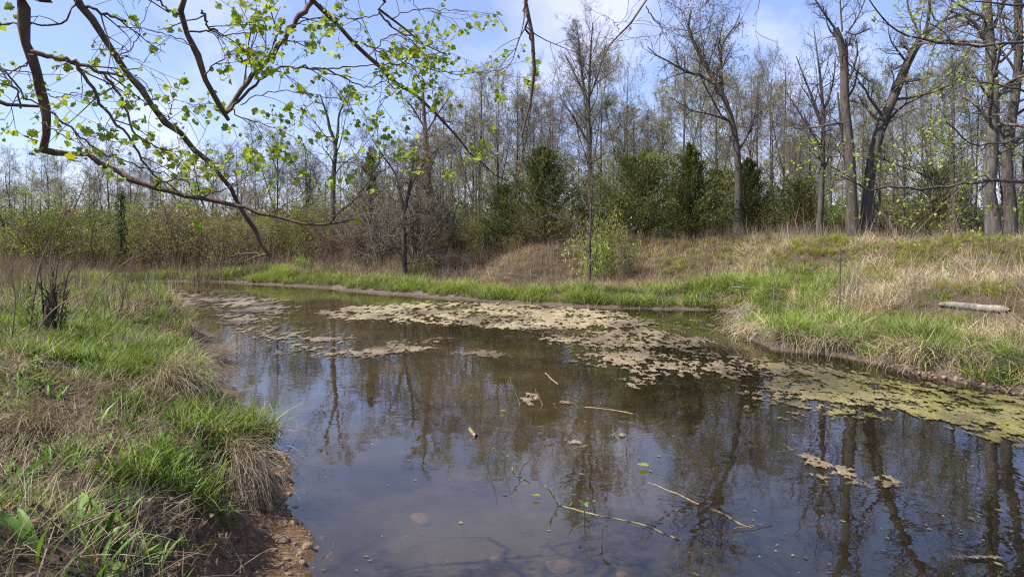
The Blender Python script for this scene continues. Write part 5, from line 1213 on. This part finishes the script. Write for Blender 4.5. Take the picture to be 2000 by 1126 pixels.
# ---- tall weed stalks at left
def stalk(pts, Y, w0, w1, label, head=None, twigs=0, mat='twig_brown', grp='tall weed stalks at the left edge'):
    b = W(*pts[0], Y); g = gz(b[0], b[1]); b[2] = g
    P = np.array([W(*p, Y) for p in pts]) - b; P[0, 2] = -.05
    q, r_ = resample(P, np.linspace(w0, w1, len(P)) * Y / F / 2, 14)
    t = obj('weed_stalk', None, None, b, label, 'weed', grp)
    a = Acc(); a.tubes(q, r_, 5)
    if twigs:
        C, RC = children(rp, q[None], r_[None], twigs, .3, .95, .5, .15, 0, 5, .1, .05, .6, .4, .4, 0, .22); a.tubes(C, np.maximum(RC, .0012), 3)
    obj('stem', a.mesh('stalk', M[mat], False, False), t)
    if head:
        a = Acc(); m_ = 50; a.leaves(q[-1] + rp.normal(0, head, (m_, 3)), rdir(rp, m_), rdir(rp, m_), rp.uniform(.02, .04, m_), .5, np.array([.16, .1, .06]) * rp.uniform(.6, 1.4, (m_, 1))); obj('seed_head', a.mesh('seed_head', M['straw_solo']), t)
stalk([(55, 575), (75, 530), (95, 475), (115, 440), (130, 412)], 7.5, 3.6, 2, 'tall leaning weed stalk with a ragged brown seed head', .025)
stalk([(100, 590), (108, 550), (112, 520), (118, 495)], 7.6, 3.6, 1.5, 'dark upright stalk beside the mossy stump', None, 5, 'twig_dark')
stalk([(88, 590), (80, 550), (78, 520), (60, 500)], 7.6, 3.2, 1.5, 'dark forked stalk left of the mossy stump', None, 5, 'twig_dark')
stalk([(115, 590), (130, 545), (150, 515), (168, 500)], 7.6, 3.2, 1.5, 'dark stalk leaning right from the mossy stump', None, 4, 'twig_dark')
stalk([(150, 650), (175, 600), (205, 545), (262, 500)], 8.5, 3, 1.5, 'pale thin stalk bending right over the left bank', None, 3)
stalk([(225, 640), (238, 590), (250, 550), (268, 505)], 9.5, 3, 1.5, 'thin pale stalk beside the pond at left', None, 2)
stalk([(20, 640), (30, 590), (22, 540), (28, 495)], 7.0, 2.6, 1.2, 'brown stalk at the very left edge of the bank', None, 4)
stalk([(40, 700), (90, 620), (150, 575), (190, 560)], 6.0, 3, 1.5, 'long pale stem slanting across the left bank', None, 0)
stalk([(1505, 600), (1512, 560), (1508, 530), (1500, 500)], 13, 2.5, 1.2, 'grey dead stalk standing at the edge of the meadow', None, 5, 'twig', 'dead stalks in the meadow')
stalk([(1640, 560), (1641, 530), (1642, 500), (1640, 480)], 13, 2.5, 1.2, 'straight dark stalk in the middle of the meadow', None, 3, 'twig_dark', 'dead stalks in the meadow')
stalk([(1382, 560), (1385, 530), (1380, 500), (1372, 480)], 19.8, 3, 1.2, 'branching grey stalk near the inlet', None, 7, 'twig', 'dead stalks in the meadow')
st_ = obj('mossy_stump', None, None, W(95, 600, 7.6) * np.array([1, 1, 0]) + np.array([0, 0, gz(W(95, 600, 7.6)[0], 7.6)]), 'dark mossy stump bristling with dry upright twigs on the left bank', 'stump')
a = Acc(); q, r_ = resample([(0, 0, -.1), (0, .01, .08), (.02, 0, .2), (.03, .01, .3)], [.08, .05, .04, .025], 8); a.tubes(q, r_ * (1 + .12 * rp.normal(size=8)), 9); obj('trunk', a.mesh('stump', bark_mat('mossy_bark', (.03, .026, .018), (.09, .075, .05), 20, (.05, .07, .015)), True, False), st_)
a = Acc(); m_ = 260; z = rp.random(m_); an = rp.uniform(0, 6.28, m_); qv = np.stack([np.cos(an) * .11, np.sin(an) * .11, .05 + .32 * z], 1); a.leaves(qv, rdir(rp, m_) + np.array([0, 0, .6]), rdir(rp, m_), rp.uniform(.015, .04, m_), .45, np.array([.07, .08, .025]) * rp.uniform(.5, 1.6, (m_, 1))); tw = Acc(); C, RC = children(rp, np.array(q)[None, :], r_[None, :], 34, .0, 1.0, .55, .3, 0, 6, .1, .12, .2, .4, .2, 0, .22); tw.tubes(C, np.clip(RC, .0012, .004), 4); C2, RC2 = children(rp, C, np.clip(RC, .0012, .004), 3, .3, 1, .5, .2, .5, 4, .1, .1, .8, .5, .3); tw.tubes(C2, np.maximum(RC2, .001), 3); obj('crown', tw.mesh('stump_twigs', M['twig_dark'], False, False), st_)
obj('foliage', a.mesh('stump_moss', M['leaf']), st_); st_.scale = (1.5, 1.5, 1.6)

# ---- log, leaning dead trunk, fallen branches
p0 = LOG0.copy(); p1 = LOG1.copy(); p0[2] = gz(p0[0], p0[1]); p1[2] = gz(p1[0], p1[1])
lg = obj('fallen_log', None, None, (p0 + p1) / 2, 'weathered pale grey log lying at the edge of the meadow', 'log')
c_ = (p0 + p1) / 2; a = Acc(); k = np.linspace(0, 1, 14)[:, None]; q = (p0 * (1 - k) + p1 * k) - c_; q[:, 2] += .05 + .008 * np.sin(k[:, 0] * 7); r_ = np.linspace(.05, .066, 14) * (1 + .05 * rp.normal(size=14)); r_[0] *= .7; r_[-1] *= .8; a.tubes(q, r_, 12)
for o_ in (0, -1): # broken ends
    a.tubes(np.array([q[o_], q[o_] + (q[o_] - q[5]) / np.linalg.norm(q[o_] - q[5]) * .06]), np.array([r_[o_], .008]), 12)
obj('trunk', a.mesh('log_wood', M['dead_wood'], True, False), lg)
a = Acc()
for i in range(7):
    an = rp.uniform(.2, 2.9); s0 = rp.integers(0, 8); qq = q[s0:s0 + 6] + np.array([0, -math.cos(an - 1.57) * .0, 0]); off = np.stack([0 * r_[s0:s0 + 6], -np.sin(an) * r_[s0:s0 + 6], np.cos(an) * r_[s0:s0 + 6]], 1); a.tubes(qq + off * .985, np.full(6, .0045), 4)
obj('crack', a.mesh('log_crack', M['bark_dark'], True, False), lg)
def stick(name, pts, Y0, Y1, w0, w1, label, mat, cat='branch', zw=None, group=None, onwater=False, sides=6, wob=.004):
    if onwater:
        P = []
        for p_ in pts: g = WG(p_[0], p_[1]); P.append([g[0], g[1], p_[2] if len(p_) > 2 else -.001])
        P = np.array(P); Yr = P[:, 1]
    else: P = np.array([W(p_[0], p_[1], Y0 + (Y1 - Y0) * i / (len(pts) - 1)) for i, p_ in enumerate(pts)]); Yr = np.linspace(Y0, Y1, len(pts))
    b = P[0].copy(); q, r_ = resample(P - b, np.linspace(w0, w1, len(pts)) * Yr / F / 2, max(8, 4 * len(pts))); q[1:-1] += rp.normal(0, wob, (len(q) - 2, 3)) * np.array([1, 1, .3])
    r_ = r_ * (1 + .12 * rp.normal(size=len(r_)))
    a = Acc(); a.tubes(q, r_, sides)
    return obj(name, a.mesh(name, M[mat], True, False), None, b, label, cat, group)
stick('leaning_log', [(1711, 398), (1730, 425), (1752, 458)], 20.5, 20, 12, 14, 'dark dead trunk leaning against the slanting tree foot', 'bark_dark', 'log')
stick('forked_limb', [(1765, 440), (1790, 412), (1830, 385)], 21.5, 21.8, 5, 3, 'thin dark limb slanting up from the straight dark tree', 'bark_dark')
stick('pale_limb', [(1790, 455), (1830, 410), (1880, 365)], 15, 14, 2, 1.2, 'pale thin limb slanting down from the horizontal budding bough', 'twig')
for i, (pts, lb) in enumerate([([(1440, 548), (1470, 556), (1500, 570)], 'grey fallen branch lying above the right bank inlet'), ([(1455, 540), (1478, 560), (1492, 575)], 'grey crossed branch in the fallen heap by the inlet'), ([(1430, 560), (1465, 563), (1505, 562)], 'straight pale branch in the fallen heap by the inlet'), ([(1462, 535), (1470, 560), (1476, 580)], 'upright grey branch in the fallen heap by the inlet')]):
    P = [hit(*p_) for p_ in pts]; Y_ = np.mean([p_[1] for p_ in P]) - .2
    stick('fallen_branch', pts, Y_, Y_, 4, 2, lb, 'dead_wood', 'branch', None, 'grey fallen branches by the inlet')
stick('arched_stem', [(1478, 604), (1455, 608), (1440, 622), (1432, 640), (1430, 656)], 13.2, 12.9, 2.4, 1.8, 'pale arched stem bending from the right bank down to the water', 'dead_wood', 'stem')
stick('bleached_stick', [(1385, 603, .03), (1400, 599, .05), (1412, 606, .02)], 0, 0, 4, 3, 'small bleached bent stick on the mud of the inlet', 'dead_wood', 'stick', onwater=True)
M['reed'] = bark_mat('reed', (.10, .075, .04), (.32, .25, .135), 26.0)
M['reed_green'] = bark_mat('reed_green', (.09, .085, .035), (.25, .23, .11), 26.0)
stick('floating_stick', [(1390, 995, .004), (1415, 1005, .002), (1445, 1022, 0), (1486, 1035, -.006)], 0, 0, 6, 3, 'thick tan broken reed floating at lower right', 'reed', 'stick', onwater=True)
stick('thin_reed', [(1430, 1036, .012), (1470, 1030, .014), (1508, 1023, .01)], 0, 0, 2.2, 1.5, 'very thin reed lying across the thick tan reed', 'reed', 'stick', onwater=True)
stick('long_stem', [(1090, 986), (1180, 1008), (1250, 1022), (1290, 1038), (1332, 1055)], 0, 0, 3.2, 4.5, 'long greenish stem floating beside the leafy sprigs', 'reed_green', 'stem', onwater=True)
stick('slender_stem', [(1265, 941), (1310, 958), (1365, 984)], 0, 0, 2.2, 3, 'slender pale stem floating above the thick tan reed', 'reed', 'stem', onwater=True)
stick('thin_straw', [(1143, 794), (1190, 799), (1236, 807)], 0, 0, 2.5, 2.5, 'thin straw floating in the middle of the pond', 'reed', 'stem', onwater=True)
stick('pale_straw', [(1065, 728), (1080, 742), (1090, 750)], 0, 0, 2.5, 2, 'short sunken straw below the middle mats', 'reed', 'stem', onwater=True)
stick('floating_twig', [(930, 852, .005), (924, 848, .01), (918, 838, .005)], 0, 0, 8, 7, 'small yellow piece of reed floating in mid pond', 'reed', 'reed', onwater=True, wob=.001)
stick('dark_twig', [(1014, 928, .01), (1022, 923, .05), (1036, 919, .10)], 0, 0, 3, 2, 'dark bent twig sticking out beside the tall sprigs', 'twig_dark', 'twig', onwater=True)
for pts, lb in [([(995, 735), (1010, 775), (1015, 790)], 'pale dead twig standing in the small mat left of centre'), ([(1045, 758), (1052, 775), (1060, 790)], 'forked dead twig in the small mat left of centre'), ([(1196, 825), (1200, 845), (1206, 855)], 'short pale twig poking up beside the tree reflections')]:
    g = WG(*pts[-1]); stick('standing_twig', pts[::-1], g[1], g[1] + .05, 2.2, 1, lb, 'dead_wood', 'twig', None, 'dead twigs standing in the pond')
# ---- leafy sprigs standing in the water
def sprig(pts, label, nl, ls=.035):
    g = WG(*pts[0]); b = np.array([g[0], g[1], 0]); P = np.array([W(p_[0], p_[1], g[1]) for p_ in pts]) - b; P = np.concatenate([[P[0] - np.array([0, 0, .15])], P])
    t = obj('leafy_sprig', None, None, b, label, 'sprig', 'leafy sprigs standing in the pond'); q, r_ = resample(P, np.linspace(.004, .0018, len(P)), 12); a = Acc(); a.tubes(q, r_, 5)
    obj('stem', a.mesh('sprig_stem', M['twig_dark'], False, False), t)
    for i in range(nl):
        f = 3 + int((i / max(nl - 1, 1)) ** .8 * 8); o = bpy.data.objects.new('leaf', BL[(i * 2) % 5]); sc.collection.objects.link(o); o.parent = t; o.location = q[f]; o.rotation_euler = (rp.uniform(-.9, -.1), rp.normal(0, .3), i * 2.4 + rp.uniform(0, 1)); s_ = ls * rp.uniform(.7, 1.3); o.scale = (s_ * 1.7, s_, s_)
sprig([(952, 903), (957, 880), (964, 855), (971, 828)], 'tall thin sprig with a leaf cluster at its tip', 7)
sprig([(984, 912), (990, 885), (1000, 850)], 'dark leaning sprig right of the tall thin one', 7)
sprig([(1090, 988), (1082, 972), (1074, 958), (1068, 952)], 'leafy sprig at the near end of the long stem', 9, .045)
sprig([(1112, 990), (1116, 972), (1119, 942)], 'upright leafy sprig in the middle of the sprig group', 8, .04)
sprig([(1142, 1010), (1141, 992), (1145, 975)], 'bushy leafy sprig right of the sprig group', 11, .05)
sprig([(1016, 940), (1006, 928), (1001, 918)], 'low sprig beside the dark bent twig', 6, .035)
sprig([(1175, 1062), (1177, 1048), (1178, 1032)], 'half sunken sprig with a round leaf near the bottom', 5, .045)
for px, py, lb, c, s_ in [(1264, 914, 'dark dead leaf floating above the slender stem', 1, .09), (1483, 716, 'bright lime round leaf floating on the scum', 4, .16), (1052, 974, 'small brown leaf floating left of the leafy sprigs', 2, .05), (985, 806, 'tiny pale leaf floating in mid pond', 3, .05)]:
    g = WG(px, py); o = obj('floating_leaf', LEAF_ME[c] if s_ < .1 else BL[3], None, (g[0], g[1], .022), lb, 'leaf', 'leaves floating on the pond'); o.rotation_euler = (.06, .05, 1.2) if s_ < .1 else (-1.25, 0, 1.3); o.scale = (s_ * (2.2 if s_ > .1 else 1), s_, s_)

# ---- stones on the gravel shore and under the water
import bmesh
def stone_mesh(seed):
    r = np.random.default_rng(seed); bm = bmesh.new(); bmesh.ops.create_icosphere(bm, subdivisions=2, radius=1)
    dirs = rdir(r, 7); cut = r.uniform(.55, .85, 7)
    for v in bm.verts:
        p_ = np.array(v.co)
        for d, c in zip(dirs, cut):
            k = p_ @ d
            if k > c: p_ = p_ - d * (k - c) * .9
        v.co = p_ * (1 + r.normal(0, .03))
    me = bpy.data.meshes.new('stone'); bm.to_mesh(me); bm.free(); me.materials.append(M['stone']); return me
SM = [stone_mesh(i) for i in range(5)]
stones = [(548, 1058, 26, 'pale angular stone on the gravel shore'), (600, 1068, 20, 'brown flat stone at the waterline of the gravel shore'), (560, 1092, 12, 'small stone below the pale angular stone'), (535, 1078, 11, 'small brown stone left of the pale angular stone'), (590, 1100, 12, 'rounded small stone at the bottom of the gravel shore'), (540, 1108, 10, 'small tan stone near the bottom of the gravel shore'),
          (557, 938, 16, 'wet stone at the water edge under the hanging straw'), (545, 915, 14, 'brown stone below the bright green tussock'), (565, 965, 12, 'dark stone where the bank juts into the water'), (1970, 738, 18, 'dark stone on the mud at the right edge'), (1985, 748, 12, 'small stone on the mud at the right edge')]
for i, (px, py, w_, lb) in enumerate(stones):
    p = hit(px, py); s_ = w_ * p[1] / F / 1.5; o = obj('stone', SM[i % 5], None, (p[0], p[1], p[2] + s_ * .15), lb, 'stone', 'stones at the water edge'); o.scale = (s_, s_ * .8, s_ * .55); o.rotation_euler = (0, .1, i * 1.3)
for i, (px, py, w_, lb) in enumerate([(1090, 1098, 60, 'reddish sunken rock at the bottom of the picture'), (970, 1094, 40, 'sunken rock left of the reddish one'), (820, 1030, 50, 'sunken rock below the dark tree reflection'), (1215, 1085, 30, 'small sunken rock right of the reddish one')]):
    Y_ = F * (H + .2) / (py - HZ); x_ = (px - 1000) * Y_ / F; z_ = gz(x_, Y_); s_ = w_ * Y_ / F / 2; o = obj('sunken_rock', SM[i], None, (x_, Y_, z_ + s_ * .1), lb, 'rock', 'rocks under the water'); o.scale = (s_, s_ * .8, s_ * .4); o.rotation_euler = (0, 0, i)
# gravel: too many pebbles to count
x, y = region(9000, -2.6, .2, 2.6, 7.5); h_, d_, ss_, pf_ = ground_info(x, y); k = (d_ > -.15) & (d_ < .9) & (pf_ < .5) & (rng.random(len(x)) < .75)
x, y, h_ = x[k], y[k], h_[k]; rot = rng.uniform(0, 6.28, (len(x), 3)); scatter('gravel', SM[:3], np.stack([x, y, h_], 1), rot, rng.lognormal(math.log(.007), .5, len(x)), label='gravel and pebbles on the near shore')
x, y = region(3000, 5, 9, 7.3, 10); h_, d_, ss_, pf_ = ground_info(x, y); k = (d_ > -.1) & (d_ < .9) & (pf_ < .6)
x, y, h_ = x[k], y[k], h_[k]; rot = rng.uniform(0, 6.28, (len(x), 3)); scatter('mud_gravel', SM[:3], np.stack([x, y, h_], 1), rot, rng.lognormal(math.log(.012), .5, len(x)), label='gravel on the mud of the right bank')

# small floating specks: dust, seeds, bits of bark
n = 1000; a = Acc(); px_ = rng.uniform(560, 2050, n); py_ = 590 + 540 * rng.random(n) ** .8; y = F * H / (py_ - HZ); x = (px_ - 1000) * y / F
k = (shore_dist(x, y) < -.05) & (rng.random(n) < np.clip(fbm(x * 1.3, y * 1.3, 55, 3) * 2.4 - .7, .05, 1)); x, y = x[k], y[k]; n = len(x)
a.leaves(np.stack([x, y, np.full(n, .006)], 1), np.stack([np.cos(px_[k]), np.sin(px_[k]), 0 * x], 1), np.tile([[0, 0, 1.0]], (n, 1)), rng.lognormal(math.log(.016), .5, n), .55, np.array([.19, .155, .10]) * rng.uniform(.35, 1.3, (n, 1)))
obj('floating_specks', a.mesh('floating_specks', M['straw_solo']), kind='stuff', label='tiny specks of bark and seed drifting on the pond')
